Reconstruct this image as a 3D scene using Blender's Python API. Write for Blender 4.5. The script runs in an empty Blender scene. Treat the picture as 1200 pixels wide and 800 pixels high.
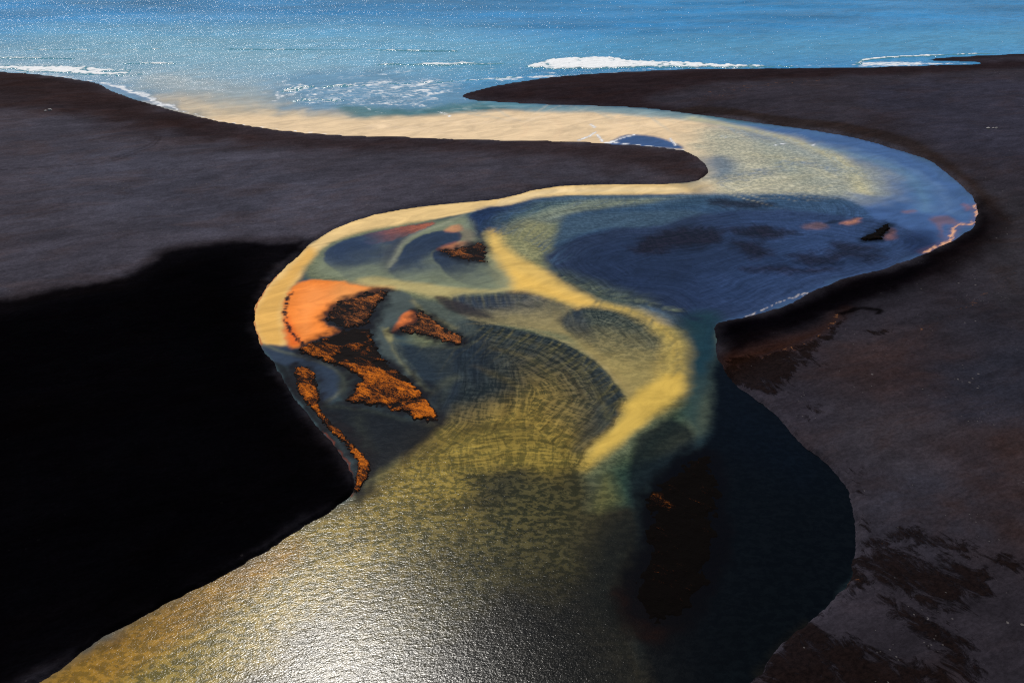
import bpy, math, random
import numpy as np
from mathutils import Vector

random.seed(4)
rng = np.random.default_rng(4)
scene = bpy.context.scene
COL = scene.collection
F32 = np.float32

# ------------------------------------------------------------------ camera geometry
CAM_H = 120.0                       # drone height above the water, metres
PITCH = math.radians(30.6)          # looking down
FPX = 960.0                         # focal length in units of the 1200 px wide photograph
CP, SP = math.cos(PITCH), math.sin(PITCH)


def P(u, v):
    """ground point (metres) seen at photograph pixel u, v - used to survey the outlines"""
    a = (u - 600.0) / FPX
    b = (400.0 - v) / FPX
    dy = CP + b * SP
    dz = -SP + b * CP
    t = -CAM_H / dz
    return (a * t, dy * t)


def PP(pts):
    return np.array([P(*p) for p in pts], dtype=np.float64)


# ------------------------------------------------------------------ numeric helpers
def sstep(a, b, x):
    t = np.clip((x - a) / (b - a), 0.0, 1.0)
    return t * t * (3 - 2 * t)


def _hash(ix, iy, seed):
    h = (ix.astype(np.int64) * 374761393 + iy.astype(np.int64) * 668265263 + seed * 974634777) & 0xFFFFFFFF
    h = ((h ^ (h >> 13)) * 1274126177) & 0xFFFFFFFF
    h = h ^ (h >> 16)
    return (h & 0xFFFF).astype(F32) / F32(65535.0)


def vnoise(x, y, seed=0):
    x0 = np.floor(x); y0 = np.floor(y)
    fx = (x - x0).astype(F32); fy = (y - y0).astype(F32)
    fx = fx * fx * (3 - 2 * fx); fy = fy * fy * (3 - 2 * fy)
    ix = x0.astype(np.int64); iy = y0.astype(np.int64)
    a = _hash(ix, iy, seed); b = _hash(ix + 1, iy, seed)
    c = _hash(ix, iy + 1, seed); d = _hash(ix + 1, iy + 1, seed)
    return (a + (b - a) * fx) * (1 - fy) + (c + (d - c) * fx) * fy


def fbm(x, y, scale, octv=4, seed=0):
    """value noise around 0, about -1..1; scale = metres per feature"""
    s = 0.0; amp = 1.0; tot = 0.0
    x = x / scale; y = y / scale
    for o in range(octv):
        s = s + amp * (vnoise(x, y, seed + o * 17) * 2 - 1)
        tot += amp; amp *= 0.5
        x, y = (x * 1.6 - y * 1.2) + 3.7, (x * 1.2 + y * 1.6) - 9.1
    return s / tot * 1.6


def smooth(pts, closed=True, n=4):
    """Catmull-Rom through the points"""
    p = np.asarray(pts, dtype=np.float64)
    out = []
    m = len(p)
    rngi = range(m) if closed else range(m - 1)
    for i in rngi:
        if closed:
            a, b, c, d = p[i - 1], p[i], p[(i + 1) % m], p[(i + 2) % m]
        else:
            a, b, c, d = p[max(i - 1, 0)], p[i], p[i + 1], p[min(i + 2, m - 1)]
        for k in range(n):
            t = k / n
            out.append(0.5 * ((2 * b) + (-a + c) * t + (2 * a - 5 * b + 4 * c - d) * t * t + (-a + 3 * b - 3 * c + d) * t ** 3))
    if not closed:
        out.append(p[-1])
    return np.array(out)


def seg_dist2(X, Y, a, b):
    ex, ey = b[0] - a[0], b[1] - a[1]
    L = ex * ex + ey * ey + 1e-12
    wx = X - F32(a[0]); wy = Y - F32(a[1])
    t = np.clip((wx * F32(ex) + wy * F32(ey)) / F32(L), 0, 1)
    dx = wx - t * F32(ex); dy = wy - t * F32(ey)
    return dx * dx + dy * dy


def sdf_poly(X, Y, poly):
    """signed distance in metres, negative inside"""
    d = np.full(X.shape, 1e18, dtype=F32)
    ins = np.zeros(X.shape, dtype=bool)
    n = len(poly)
    for i in range(n):
        a, b = poly[i], poly[(i + 1) % n]
        d = np.minimum(d, seg_dist2(X, Y, a, b))
        if a[1] != b[1]:
            c = ((a[1] > Y) != (b[1] > Y)) & (X < (b[0] - a[0]) * (Y - a[1]) / (b[1] - a[1]) + a[0])
            ins ^= c
    d = np.sqrt(d)
    return np.where(ins, -d, d)


def sdf_s(X, Y, poly):
    """signed distance and the arc length along the outline of the nearest point"""
    d = np.full(X.shape, 1e18, dtype=F32); sl = np.zeros(X.shape, dtype=F32)
    acc = 0.0
    for i in range(len(poly)):
        a, b = poly[i], poly[(i + 1) % len(poly)]
        L = math.hypot(b[0] - a[0], b[1] - a[1]) + 1e-9
        q = seg_dist2(X, Y, a, b)
        t = np.clip(((X - a[0]) * (b[0] - a[0]) + (Y - a[1]) * (b[1] - a[1])) / (L * L), 0, 1)
        m = q < d
        d = np.where(m, q, d); sl = np.where(m, acc + t * L, sl)
        acc += L
    return sl.astype(F32)


def dist_line(X, Y, line):
    d = np.full(X.shape, 1e18, dtype=F32)
    for i in range(len(line) - 1):
        d = np.minimum(d, seg_dist2(X, Y, line[i], line[i + 1]))
    return np.sqrt(d)


def lin(rgb):
    c = np.asarray(rgb, dtype=np.float64) / 255.0
    return np.where(c <= 0.04045, c / 12.92, ((c + 0.055) / 1.055) ** 2.4).astype(F32)


def band(pts, w):
    """closed outline of a band around a pixel polyline; w = list of half heights or one number, px"""
    if not hasattr(w, '__len__'):
        w = [w] * len(pts)
    up, dn = [], []
    for i, (p, h) in enumerate(zip(pts, w)):
        a = pts[max(i - 1, 0)]; b = pts[min(i + 1, len(pts) - 1)]
        tx, ty = b[0] - a[0], b[1] - a[1]
        L = math.hypot(tx, ty) + 1e-9
        nx, ny = -ty / L * h, tx / L * h
        up.append((p[0] + nx, p[1] + ny)); dn.append((p[0] - nx, p[1] - ny))
    return up + dn[::-1]


# ------------------------------------------------------------------ survey: the shorelines
LEFT_SHORE = [(45, 800), (96, 763), (137, 739), (170, 720), (214, 698), (256, 676), (291, 657), (320, 640), (355, 618.5),
    (386, 599), (407, 584), (414, 571), (409, 550), (403, 537), (390, 521.6), (376, 504), (360, 482), (346, 465), (335, 446), (325, 429.5),
    (313, 413), (305, 402), (299, 385.5), (297.5, 374), (299, 362), (305, 348.5), (316, 332), (332, 315.5), (349, 300),
    (365, 285), (384.5, 271.5), (404, 263), (431, 253.6), (472, 245), (514, 240), (555, 236), (580, 233.5), (607, 227.5),
    (635, 220.6), (671, 217), (717, 216), (772, 215.7), (800, 214), (819, 211), (829, 204), (828, 197), (823, 190), (813, 183), (803, 178),
    (793, 176), (767, 173), (733, 170.7), (683, 167.7), (600, 165.7), (500, 163), (400, 159.5), (333, 154), (283, 147), (250, 141.5),
    (217, 133), (183, 123.5), (160, 117), (133, 107), (115, 97.5), (83, 91.7), (50, 87.7), (0, 84), (-150, 78), (-420, 68), (-900, 58)]
RIGHT_SHORE = [(640, 1000), (800, 870), (880, 796), (916, 759), (946, 732), (973, 704), (990, 682), (999.6, 665), (1003.7, 641),
    (1005, 621), (1001, 597), (994, 577), (986, 562.5), (972, 546), (958, 533), (937, 516), (922, 500), (905, 483), (883, 466), (864, 452),
    (849, 435), (840.6, 417), (838, 398), (839, 382), (846, 378), (867, 374), (899, 365.5), (935, 352), (954, 340), (982, 329), (1017, 320),
    (1045, 312), (1078, 299.6), (1105, 287), (1127, 276), (1140, 265), (1145, 251.5), (1144, 238), (1135, 226), (1122, 213),
    (1105, 198.5), (1089, 188), (1067, 180.5), (1033, 170), (1000, 161), (963, 154.5), (927, 149), (887, 144), (850, 138.5), (800, 132.5),
    (767, 128.5), (717, 125), (667, 123.7), (633, 122.7), (600, 121), (567, 119), (549, 117), (541.5, 113.5), (546, 109.5), (558, 106), (583, 100),
    (633, 92), (683, 87), (733, 84), (800, 81), (867, 80), (1000, 79), (1067, 77.2), (1120, 75.5), (1160, 74), (1130, 72.7), (1100, 71.8), (1088, 70.2),
    (1098, 68.2), (1120, 66.5), (1150, 65), (1200, 62.7), (1400, 55), (1900, 42)]
ls = smooth(PP([(-400, 1010), (-150, 905)] + LEFT_SHORE), False, 3)
rs = smooth(PP(RIGHT_SHORE), False, 3)
WATER_POLY = np.vstack([ls, [(-60000, 62000), (60000, 62000)], rs[::-1]])

# ------------------------------------------------------------------ one levelled fan of ground points, finer near the camera
deps = np.arange(math.radians(67), math.radians(6.3), -0.00148)
ys = CAM_H / np.tan(deps)
ys = np.concatenate([[-400, -150, 0, 25, 40], ys, np.geomspace(ys[-1] * 1.01, 45000, 45)])
ts = np.concatenate([-np.geomspace(6, 1.06, 40), np.linspace(-1.05, 1.05, 1300), np.geomspace(1.06, 6, 40)])
NR, NC = len(ys), len(ts)
span = np.maximum(ys, 60.0)
GX = (ts[None, :] * span[:, None]).astype(F32).ravel()
GY = np.repeat(ys, NC).astype(F32)
print('grid', NR, NC)
shore = np.full(GX.shape, 1e3, dtype=F32)
nearm = (GY > -500) & (GY < 3000)
shore_raw = sdf_poly(GX, GY, WATER_POLY)
jag = fbm(GX, GY, 7.0, 4, 5) * 0.6 + fbm(GX, GY, 1.3, 2, 9) * 0.2
shore = shore_raw + jag                       # negative over water


def grid_mesh(name, z, keep, mat, colour=None, attrs=None):
    """mesh from the fan of points, only the quads with a kept corner"""
    k = keep.reshape(NR, NC)
    q = k[:-1, :-1] | k[1:, :-1] | k[:-1, 1:] | k[1:, 1:]
    r, c = np.nonzero(q)
    i0 = r * NC + c
    quads = np.stack([i0, i0 + 1, i0 + NC + 1, i0 + NC], axis=1)
    used = np.unique(quads)
    remap = np.full(NR * NC, -1, dtype=np.int64)
    remap[used] = np.arange(len(used))
    co = np.stack([GX[used], GY[used], z[used]], axis=1).astype(F32)
    cl = None if colour is None else colour[used]
    at = {} if attrs is None else {kk: vv[used] for kk, vv in attrs.items()}
    return raw_mesh(name, co, remap[quads], mat, cl, at)


def raw_mesh(name, co, quads, mat, colour=None, attrs=None):
    me = bpy.data.meshes.new(name)
    n, f = len(co), len(quads)
    me.vertices.add(n)
    me.vertices.foreach_set('co', co.astype(F32).ravel())
    me.loops.add(f * 4)
    me.loops.foreach_set('vertex_index', quads.astype(np.int32).ravel())
    me.polygons.add(f)
    me.polygons.foreach_set('loop_start', np.arange(0, f * 4, 4, dtype=np.int32))
    me.polygons.foreach_set('use_smooth', np.ones(f, dtype=bool))
    me.update(calc_edges=True)
    if colour is not None:
        a = me.attributes.new('surface_tone', 'FLOAT_COLOR', 'POINT')
        rgba = np.ones((n, 4), dtype=F32); rgba[:, :3] = colour
        a.data.foreach_set('color', rgba.ravel())
    for kk, vv in (attrs or {}).items():
        a = me.attributes.new(kk, 'FLOAT', 'POINT')
        a.data.foreach_set('value', np.asarray(vv, dtype=F32))
    me.materials.append(mat)
    ob = bpy.data.objects.new(name, me)
    COL.objects.link(ob)
    return ob


def structure(ob):
    ob['kind'] = 'structure'
    return ob


# ------------------------------------------------------------------ node helper
class NT:
    def __init__(self, name):
        self.m = bpy.data.materials.new(name)
        self.m.use_nodes = True
        self.t = self.m.node_tree
        self.t.nodes.clear()
        self.out = self.n('ShaderNodeOutputMaterial')

    def n(self, typ, **kw):
        nd = self.t.nodes.new(typ)
        for k, v in kw.items():
            setattr(nd, k, v)
        return nd

    def link(self, a, b):
        self.t.links.new(a, b)

    def put(self, sock, v):
        if hasattr(v, 'is_linked') or hasattr(v, 'links'):
            self.link(v, sock)
        else:
            sock.default_value = v

    def math(self, op, a, b=None, c=None, clamp=False):
        nd = self.n('ShaderNodeMath', operation=op, use_clamp=clamp)
        self.put(nd.inputs[0], a)
        if b is not None: self.put(nd.inputs[1], b)
        if c is not None: self.put(nd.inputs[2], c)
        return nd.outputs[0]

    def rng(self, v, a, b, c=0.0, d=1.0):
        nd = self.n('ShaderNodeMapRange', interpolation_type='SMOOTHSTEP')
        self.put(nd.inputs[0], v)
        for i, x in enumerate((a, b, c, d)): self.put(nd.inputs[i + 1], x)
        return nd.outputs[0]

    def mix(self, f, a, b, blend='MIX'):
        nd = self.n('ShaderNodeMix', data_type='RGBA', blend_type=blend)
        self.put(nd.inputs[0], f); self.put(nd.inputs[6], a); self.put(nd.inputs[7], b)
        return nd.outputs[2]

    def pos(self, theta=0.0, stretch=1.0):
        """world position, features drawn out `stretch` times along the ground direction theta"""
        g = self.n('ShaderNodeNewGeometry')
        if stretch == 1.0:
            return g.outputs['Position']
        mp = self.n('ShaderNodeMapping', vector_type='TEXTURE')
        self.link(g.outputs['Position'], mp.inputs[0])
        mp.inputs['Rotation'].default_value = (0, 0, theta)
        mp.inputs['Scale'].default_value = (stretch, 1, 1)
        return mp.outputs[0]

    def noise(self, vec, scale, detail=3.0, rough=0.55, dist=0.0):
        nd = self.n('ShaderNodeTexNoise', noise_dimensions='3D')
        self.link(vec, nd.inputs['Vector'])
        nd.inputs['Scale'].default_value = scale
        nd.inputs['Detail'].default_value = detail
        nd.inputs['Roughness'].default_value = rough
        nd.inputs['Distortion'].default_value = dist
        return nd.outputs[0]

    def attr(self, name, fac=True):
        nd = self.n('ShaderNodeAttribute', attribute_name=name)
        return nd.outputs['Fac'] if fac else nd.outputs['Color']

    def principled(self, **kw):
        nd = self.n('ShaderNodeBsdfPrincipled')
        for k, v in kw.items():
            self.put(nd.inputs[k.replace('_', ' ')], v)
        self.link(nd.outputs[0], self.out.inputs[0])
        return nd

    def bump(self, h, strength, dist):
        nd = self.n('ShaderNodeBump')
        self.put(nd.inputs['Height'], h)
        self.put(nd.inputs['Strength'], strength)
        self.put(nd.inputs['Distance'], dist)
        return nd.outputs[0]


# ------------------------------------------------------------------ materials
def scale_col(t, col, k):
    c = t.n('ShaderNodeVectorMath', operation='SCALE')
    t.link(col, c.inputs[0]); t.put(c.inputs[3], k)
    return c.outputs[0]


def make_sand():
    t = NT('black_sand')
    base = t.attr('surface_tone', False)
    dry = t.attr('dry')
    p0 = t.pos()
    big = t.noise(t.pos(0.3, 1.8), 0.025, 5, 0.62, 0.8)
    streak = t.noise(t.pos(0.38, 3.5), 0.28, 8, 0.70, 1.0)
    mid = t.noise(t.pos(0.5, 1.5), 0.13, 8, 0.70, 0.6)
    fine = t.noise(t.pos(0.5, 1.5), 1.3, 7, 0.82)
    k = t.math('MULTIPLY', t.rng(big, 0.3, 0.7, 0.80, 1.18), t.rng(streak, 0.25, 0.75, 0.80, 1.22))
    k = t.math('MULTIPLY', k, t.rng(mid, 0.3, 0.7, 0.82, 1.18))
    k = t.math('MULTIPLY', k, t.rng(fine, 0.32, 0.68, 0.70, 1.30))
    c = scale_col(t, base, k)
    hue = t.rng(t.noise(t.pos(0.35, 2.2), 0.05, 8, 0.70, 0.9), 0.46, 0.66, 0.0, 0.5)
    warm = t.mix(1.0, c, (1.08, 0.84, 0.72, 1), 'MULTIPLY')
    cool = t.mix(1.0, c, (0.96, 0.99, 1.07, 1), 'MULTIPLY')
    col = t.mix(hue, cool, warm)
    # dark peat and weed lying in ragged clumps, rusty grains in threads
    pn = t.noise(t.pos(-0.95, 1.9), 0.26, 9, 0.76, 0.7)
    pm = t.rng(t.math('ADD', t.attr('peat'), t.math('MULTIPLY', t.math('SUBTRACT', pn, 0.5), 2.2)), 0.42, 0.68)
    pm = t.math('MULTIPLY', pm, t.rng(t.attr('peat'), 0.0, 0.12))
    peat = scale_col(t, t.mix(0.0, (0.0058, 0.0028, 0.0020, 1), (0, 0, 0, 1)), t.rng(fine, 0.3, 0.7, 0.3, 1.8))
    col = t.mix(t.math('MULTIPLY', pm, 0.85), col, peat)
    rn = t.noise(t.pos(0.45, 1.8), 0.5, 9, 0.80, 0.8)
    rm = t.rng(t.math('ADD', t.attr('rust'), t.math('MULTIPLY', t.math('SUBTRACT', rn, 0.5), 2.8)), 0.55, 0.80)
    rm = t.math('MULTIPLY', rm, t.rng(t.attr('rust'), 0.0, 0.15))
    col = t.mix(t.math('MULTIPLY', rm, 0.85), col, (0.20, 0.085, 0.035, 1))
    # pale grit and pebbles strewn in patches
    for sc_, th_, op_ in ((1.0, 0.17, 0.6), (0.42, 0.13, 0.8)):
        grit = t.n('ShaderNodeTexVoronoi'); t.link(p0, grit.inputs['Vector']); grit.inputs['Scale'].default_value = sc_
        g = t.math('MULTIPLY', t.math('LESS_THAN', grit.outputs['Distance'], th_),
                   t.math('GREATER_THAN', t.noise(p0, 0.08 * sc_ + 0.02, 5, 0.75), 0.60))
        g = t.math('MULTIPLY', g, t.math('MULTIPLY', dry, op_))
        col = t.mix(g, col, (0.11, 0.10, 0.10, 1))
    h = t.math('ADD', t.math('MULTIPLY', fine, 0.10), t.math('ADD', t.math('MULTIPLY', streak, 0.25), t.math('MULTIPLY', mid, 0.5)))
    h = t.math('ADD', h, t.math('MULTIPLY', pm, 0.25))
    t.principled(Base_Color=col, Roughness=0.95, Specular_IOR_Level=t.math('MULTIPLY', dry, 0.02), Normal=t.bump(h, 0.9, 0.7))
    return t.m


def make_water():
    t = NT('silty_water')
    base = t.attr('surface_tone', False)
    dune = t.attr('dune')
    rip = t.attr('ripple')
    foam = t.attr('foam')
    p0 = t.pos()
    # current-made sand ripples on the shallow bed: blotches crossed by two sets of strokes
    hv = t.n('ShaderNodeCombineXYZ'); t.link(t.attr('along'), hv.inputs[0]); t.link(t.attr('across'), hv.inputs[1])
    def stretched(sx, sy):
        mp = t.n('ShaderNodeMapping'); t.link(hv.outputs[0], mp.inputs[0]); mp.inputs['Scale'].default_value = (sx, sy, 1)
        return mp.outputs[0]
    a = t.noise(stretched(0.11, 1.0), 1.05, 4, 0.65, 0.25)
    b = t.noise(stretched(1.0, 0.11), 1.05, 4, 0.65, 0.25)
    iso = t.noise(t.pos(0.0, 1.4), 0.75, 6, 0.68, 0.3)
    big = t.noise(p0, 0.11, 3, 0.6)
    s = t.math('ADD', t.math('MULTIPLY', t.rng(a, 0.36, 0.64), 0.75), t.math('MULTIPLY', t.rng(b, 0.36, 0.64), 0.85))
    hw = t.rng(t.attr('hatched'), 0.0, 1.0)
    ri = t.rng(iso, 0.34, 0.66)
    hm = t.n('ShaderNodeMix', data_type='FLOAT')
    t.link(hw, hm.inputs[0]); t.link(t.math('MULTIPLY', ri, 2.5), hm.inputs[2]); t.link(t.math('ADD', s, t.math('MULTIPLY', ri, 1.0)), hm.inputs[3])
    s = hm.outputs[0]
    s = t.math('ADD', s, t.math('MULTIPLY', t.math('SUBTRACT', big, 0.5), 1.2))
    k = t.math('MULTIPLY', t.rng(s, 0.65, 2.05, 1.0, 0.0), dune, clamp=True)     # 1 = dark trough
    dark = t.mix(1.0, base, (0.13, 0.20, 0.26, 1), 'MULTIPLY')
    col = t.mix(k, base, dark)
    # drifting silt clouds and flow threads
    cl = t.noise(t.pos(0.5, 2.5), 0.12, 6, 0.66, 1.4)
    th = t.noise(stretched(0.07, 1.0), 0.7, 5, 0.65, 0.5)
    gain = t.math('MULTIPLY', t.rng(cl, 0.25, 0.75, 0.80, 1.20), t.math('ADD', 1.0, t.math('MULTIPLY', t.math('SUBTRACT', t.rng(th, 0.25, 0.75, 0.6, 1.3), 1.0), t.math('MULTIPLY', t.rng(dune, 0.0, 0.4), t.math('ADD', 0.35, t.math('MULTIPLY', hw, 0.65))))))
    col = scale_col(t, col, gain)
    # foam broken by noise
    fn = t.noise(t.pos(0.08, 2.4), 0.45, 7, 0.74, 1.0)
    fm = t.rng(t.math('ADD', foam, t.math('MULTIPLY', t.math('SUBTRACT', fn, 0.5), 2.2)), 0.45, 0.85)
    fm = t.math('MULTIPLY', fm, t.rng(foam, 0.0, 0.2))
    col = t.mix(fm, col, (0.80, 0.82, 0.84, 1))
    # wind ripples
    n1 = t.noise(t.pos(0.35, 1.7), 3.3, 3, 0.6, 0.2)
    n2 = t.noise(t.pos(0.25, 2.2), 1.0, 3, 0.55, 0.3)
    h = t.math('ADD', t.math('MULTIPLY', n1, 0.072), t.math('MULTIPLY', n2, 0.085))
    n3 = t.noise(t.pos(0.03, 3.2), 0.16, 3, 0.55, 0.3)        # short wind waves, only where the water is open
    h = t.math('ADD', h, t.math('MULTIPLY', n3, t.rng(rip, 0.8, 1.8, 0.0, 0.30)))
    h = t.math('MULTIPLY', h, rip)
    rough = t.math('ADD', 0.17, t.math('MULTIPLY', fm, 0.6))
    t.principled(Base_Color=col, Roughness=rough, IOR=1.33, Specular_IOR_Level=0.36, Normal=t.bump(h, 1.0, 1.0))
    return t.m


def make_bar(name, orange, brown, dark, shift=0.0):
    t = NT(name)
    p0 = t.pos()
    a = t.noise(t.pos(-0.75, 2.2), 0.13, 9, 0.72, 1.4)
    b = t.noise(t.pos(-0.6, 2.6), 0.7, 7, 0.78, 0.8)
    f = t.noise(p0, 2.6, 3, 0.75)
    v = t.math('ADD', a, t.math('MULTIPLY', t.math('SUBTRACT', b, 0.5), 1.1))
    v = t.math('ADD', v, t.math('MULTIPLY', t.math('SUBTRACT', f, 0.5), 0.8))
    v = t.math('ADD', v, t.attr('rust'))
    v = t.math('ADD', v, t.math('MULTIPLY', t.math('SUBTRACT', t.attr('top'), 0.70), 0.45))
    m1 = t.rng(v, 0.34 + shift, 0.50 + shift)
    m2 = t.rng(v, 0.46 + shift, 0.68 + shift)
    col = t.mix(m2, t.mix(m1, dark, brown), orange)
    h = t.math('ADD', t.math('MULTIPLY', f, 0.18), t.math('MULTIPLY', b, 0.5))
    t.principled(Base_Color=col, Roughness=0.9, Specular_IOR_Level=0.04, Normal=t.bump(h, 0.9, 0.7))
    return t.m


def make_foam_mat():
    t = NT('sea_foam')
    n = t.noise(t.pos(0.05, 3.0), 0.45, 7, 0.74, 0.8)
    top = t.attr('top')
    m = t.rng(t.math('ADD', top, t.math('MULTIPLY', t.math('SUBTRACT', n, 0.5), 2.2)), 0.32, 0.85)
    col = t.mix(m, (0.075, 0.27, 0.36, 1), (0.86, 0.88, 0.90, 1))
    t.principled(Base_Color=col, Roughness=t.rng(m, 0, 1, 0.12, 0.8), IOR=1.33,
                 Normal=t.bump(t.noise(t.pos(), 0.9, 5, 0.7), 0.8, 0.5))
    return t.m


SAND = make_sand()
WATER = make_water()
BAR_RUST = make_bar('rusty_sand', (0.60, 0.155, 0.012, 1), (0.17, 0.045, 0.009, 1), (0.010, 0.008, 0.008, 1), 0.11)
BAR_BROWN = make_bar('brown_sand', (0.40, 0.12, 0.028, 1), (0.075, 0.030, 0.016, 1), (0.011, 0.010, 0.011, 1), 0.17)
BAR_BLACK = make_bar('dark_peaty_sand', (0.16, 0.045, 0.006, 1), (0.012, 0.004, 0.002, 1), (0.002, 0.0012, 0.001, 1), 0.42)
FOAM = make_foam_mat()
import bmesh

# ------------------------------------------------------------------ painting sediment on the water sheet, with some sky and glitter tones
wk = np.nonzero((shore < 3.0) & (GY > 20))[0]
WX, WY = GX[wk], GY[wk]
NW = len(wk)
warpA = fbm(WX, WY, 9.0, 4, 31); warpB = fbm(WX, WY, 9.0, 4, 57)
fineA = fbm(WX, WY, 2.2, 3, 71); fineB = fbm(WX, WY, 2.2, 3, 93)
wcol = np.zeros((NW, 3), dtype=F32)
wdune = np.zeros(NW, dtype=F32)
wrip = np.ones(NW, dtype=F32)
wfoam = np.zeros(NW, dtype=F32)
_c, _s = math.cos(0.06), math.sin(0.06)
walong = (WX * _c + WY * _s).astype(F32); whatch = np.zeros(NW, dtype=F32); wacross = (-WX * _s + WY * _c).astype(F32)


def paint(px, rgb, soft, op=1.0, dune=None, ripple=None, foam=None, warp=0.5, sm=True, line=None, fine=0.3, inner=None, hatch=False, fade=None, grow=0.0):
    """soft-edged patch of tone with the surveyed outline px; soft = metres of blending each side.
    inner=(rgb, depth): colour changes towards inner rgb at that depth (m) inside the edge"""
    if line is None:
        poly = PP(px)
        if sm: poly = smooth(poly, True, 4)
    else:
        poly = smooth(PP(px), False, 4)
    marg = soft + abs(warp) * 2.5 + (line or 0) + 2 + grow
    x0, y0 = poly.min(0) - marg; x1, y1 = poly.max(0) + marg
    i = np.nonzero((WX > x0) & (WX < x1) & (WY > y0) & (WY < y1))[0]
    if len(i) == 0: return
    X = WX[i] + warp * warpA[i] + fine * fineA[i]
    Y = WY[i] + warp * warpB[i] + fine * fineB[i]
    d = sdf_poly(X, Y, poly) if line is None else dist_line(X, Y, poly) - line
    d = d - grow
    a = (sstep(soft, -soft, d) * op).astype(F32)
    if fade is not None:
        f0, f1 = P(*fade[0]), P(*fade[1])
        ex, ey = f1[0] - f0[0], f1[1] - f0[1]
        tt = ((WX[i] - f0[0]) * ex + (WY[i] - f0[1]) * ey) / (ex * ex + ey * ey)
        a = (a * (1 - sstep(0, 1, tt + 0.10 * warpA[i] + 0.05 * fineA[i]))).astype(F32)
    if rgb is not None:
        c = lin(rgb)[None, :]
        if inner is not None:
            w = sstep(0, inner[1], -d)[:, None].astype(F32)
            c = c * (1 - w) + lin(inner[0])[None, :] * w
        wcol[i] = wcol[i] * (1 - a[:, None]) + c * a[:, None]
    if hatch:
        j = a > 0.5
        walong[i[j]] = sdf_s(X[j], Y[j], poly); wacross[i[j]] = d[j]; whatch[i[j]] = 1.0
    for arr, val in ((wdune, dune), (wrip, ripple), (wfoam, foam)):
        if val is not None:
            arr[i] = arr[i] * (1 - a) + val * a


G1 = 'sandbars breaking the surface of the river'
BARS = [
 dict(px=[(404, 385.5), (431, 383), (437, 396.5), (446, 416), (462, 429.5), (484, 446), (500, 465), (511, 484.5), (508, 494), (492, 493), (472, 485), (434, 476), (412, 473.5), (404, 468), (414, 455), (420, 446), (410, 436), (390, 427),
      (365, 418.5), (351.5, 410), (371, 399), (390, 393)], mat=BAR_RUST, height=0.45, edge=1.6, label='largest sandbar, mottled orange and black, pointed end reaching toward the yellow shoal', hollow=0.3, seed=1, spots=((415, 400, 11, -0.17), (445, 414, 4, -0.14), (478, 443, 3, -0.25), (480, 470, 6, 0.06), (432, 468, 3, -0.12), (462, 440, 3, -0.12), (455, 462, 2, -0.1), (372, 405, 3, -0.12), (430, 425, 3, -0.12), (503, 486, 3, 0.08))),
 dict(px=[(382, 371), (390, 362), (404, 351), (434, 341.6), (456, 341.5), (446, 354), (437, 370.5), (431, 381.5), (406, 385), (390, 383)], mat=BAR_BROWN, height=0.35, edge=1.4,
      label='dark brown ragged sandbar cutting into the bright orange flat', rag=1.1, ragscale=2.6, seed=2, hollow=0.2, spots=((400, 365, 4, -0.14), (432, 350, 3, 0.05))),
 dict(px=[(462, 389.7), (474, 383), (489, 377), (487, 363), (500, 368), (522, 384), (541, 395), (544, 401), (533, 405), (514, 398), (489, 391)], mat=BAR_BROWN, height=0.35, edge=1.2,
      label='narrow brown and orange sandbar with a small orange triangle at its back', seed=3, spots=((475, 386, 3, -0.16), (530, 395, 3, 0.12), (500, 374, 3, 0.03))),
 dict(px=[(346, 432), (360, 431), (371, 441), (373.5, 460), (377, 482), (395.5, 501), (417.5, 523), (431, 538), (433, 556), (418, 578), (414, 562), (420, 545), (404, 522), (385, 503), (368, 483), (354, 465), (345, 449)],
      mat=BAR_RUST, height=0.35, edge=0.6, label='long thin orange sandbar strip running beside the black left bank', rag=0.4, ragscale=1.6, seed=4, hollow=0.12, spots=((356, 440, 4, -0.08), (372, 450, 2, -0.2))),
 dict(px=[(513, 294), (530, 291), (548, 287), (566, 285), (571, 302), (567, 308.5), (541, 304.5)], mat=BAR_BROWN, height=0.2, edge=1.8,
      label='small reddish brown sandbar wedged under the dark blue lobe below the far bank', rag=0.9, seed=5, hollow=0.1),
 dict(px=[(752, 590), (760, 571), (780, 552), (802, 536), (832, 529.5), (842, 545), (846, 590), (842, 640), (826, 700), (790, 736), (752, 728), (738, 690), (752, 632)], mat=BAR_BLACK, height=0.14, edge=4.0,
      label='broad black peaty sandbar with orange flecked tip in the dark right pool', rag=1.2, ragscale=5, seed=6, spots=((768, 575, 2.6, 0.26), (782, 590, 2.6, 0.16), (808, 540, 2.2, 0.26), (833, 536, 1.4, 0.26))),
 dict(px=[(1009, 280.5), (1026, 271), (1039, 262.5), (1042, 266), (1036, 275), (1029, 281)], mat=BAR_BLACK, height=0.5, edge=1.0,
      label='tiny black slanting sandbar alone in the blue bend near the right shore', rag=0.6, seed=7)]

# --- the sea
seaw = sstep(430, 520, WY)[:, None].astype(F32)
cr = lin((58, 78, 84))[None, :]
cs = lin((58, 148, 210))[None, :] * (0.9 + 0.25 * fbm(WX, WY * 3, 120, 4, 3))[:, None]
wcol[:] = cr * (1 - seaw) + cs * seaw
wrip[:] = 0.5 + 2.7 * sstep(430, 560, WY)
# turquoise shallows, then pale tones that paint in sun glitter
paint([(560, 100), (640, 84), (900, 74), (1250, 58), (1250, 30), (900, 40), (640, 45), (480, 70)], (92, 168, 206), 45, 0.55, warp=8)
paint([(-100, 90), (200, 115), (300, 120), (500, 110), (420, 66), (250, 50), (-100, 60)], (160, 184, 192), 55, 0.65, warp=8)  # sun glitter on the left of the sea, painted as a pale tone
paint([(60, 30), (500, 30), (620, 60), (480, 84), (200, 80), (0, 60)], (126, 186, 212), 70, 0.65, warp=8)  # glitter brightness farther out, put into the sea colour
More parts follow.
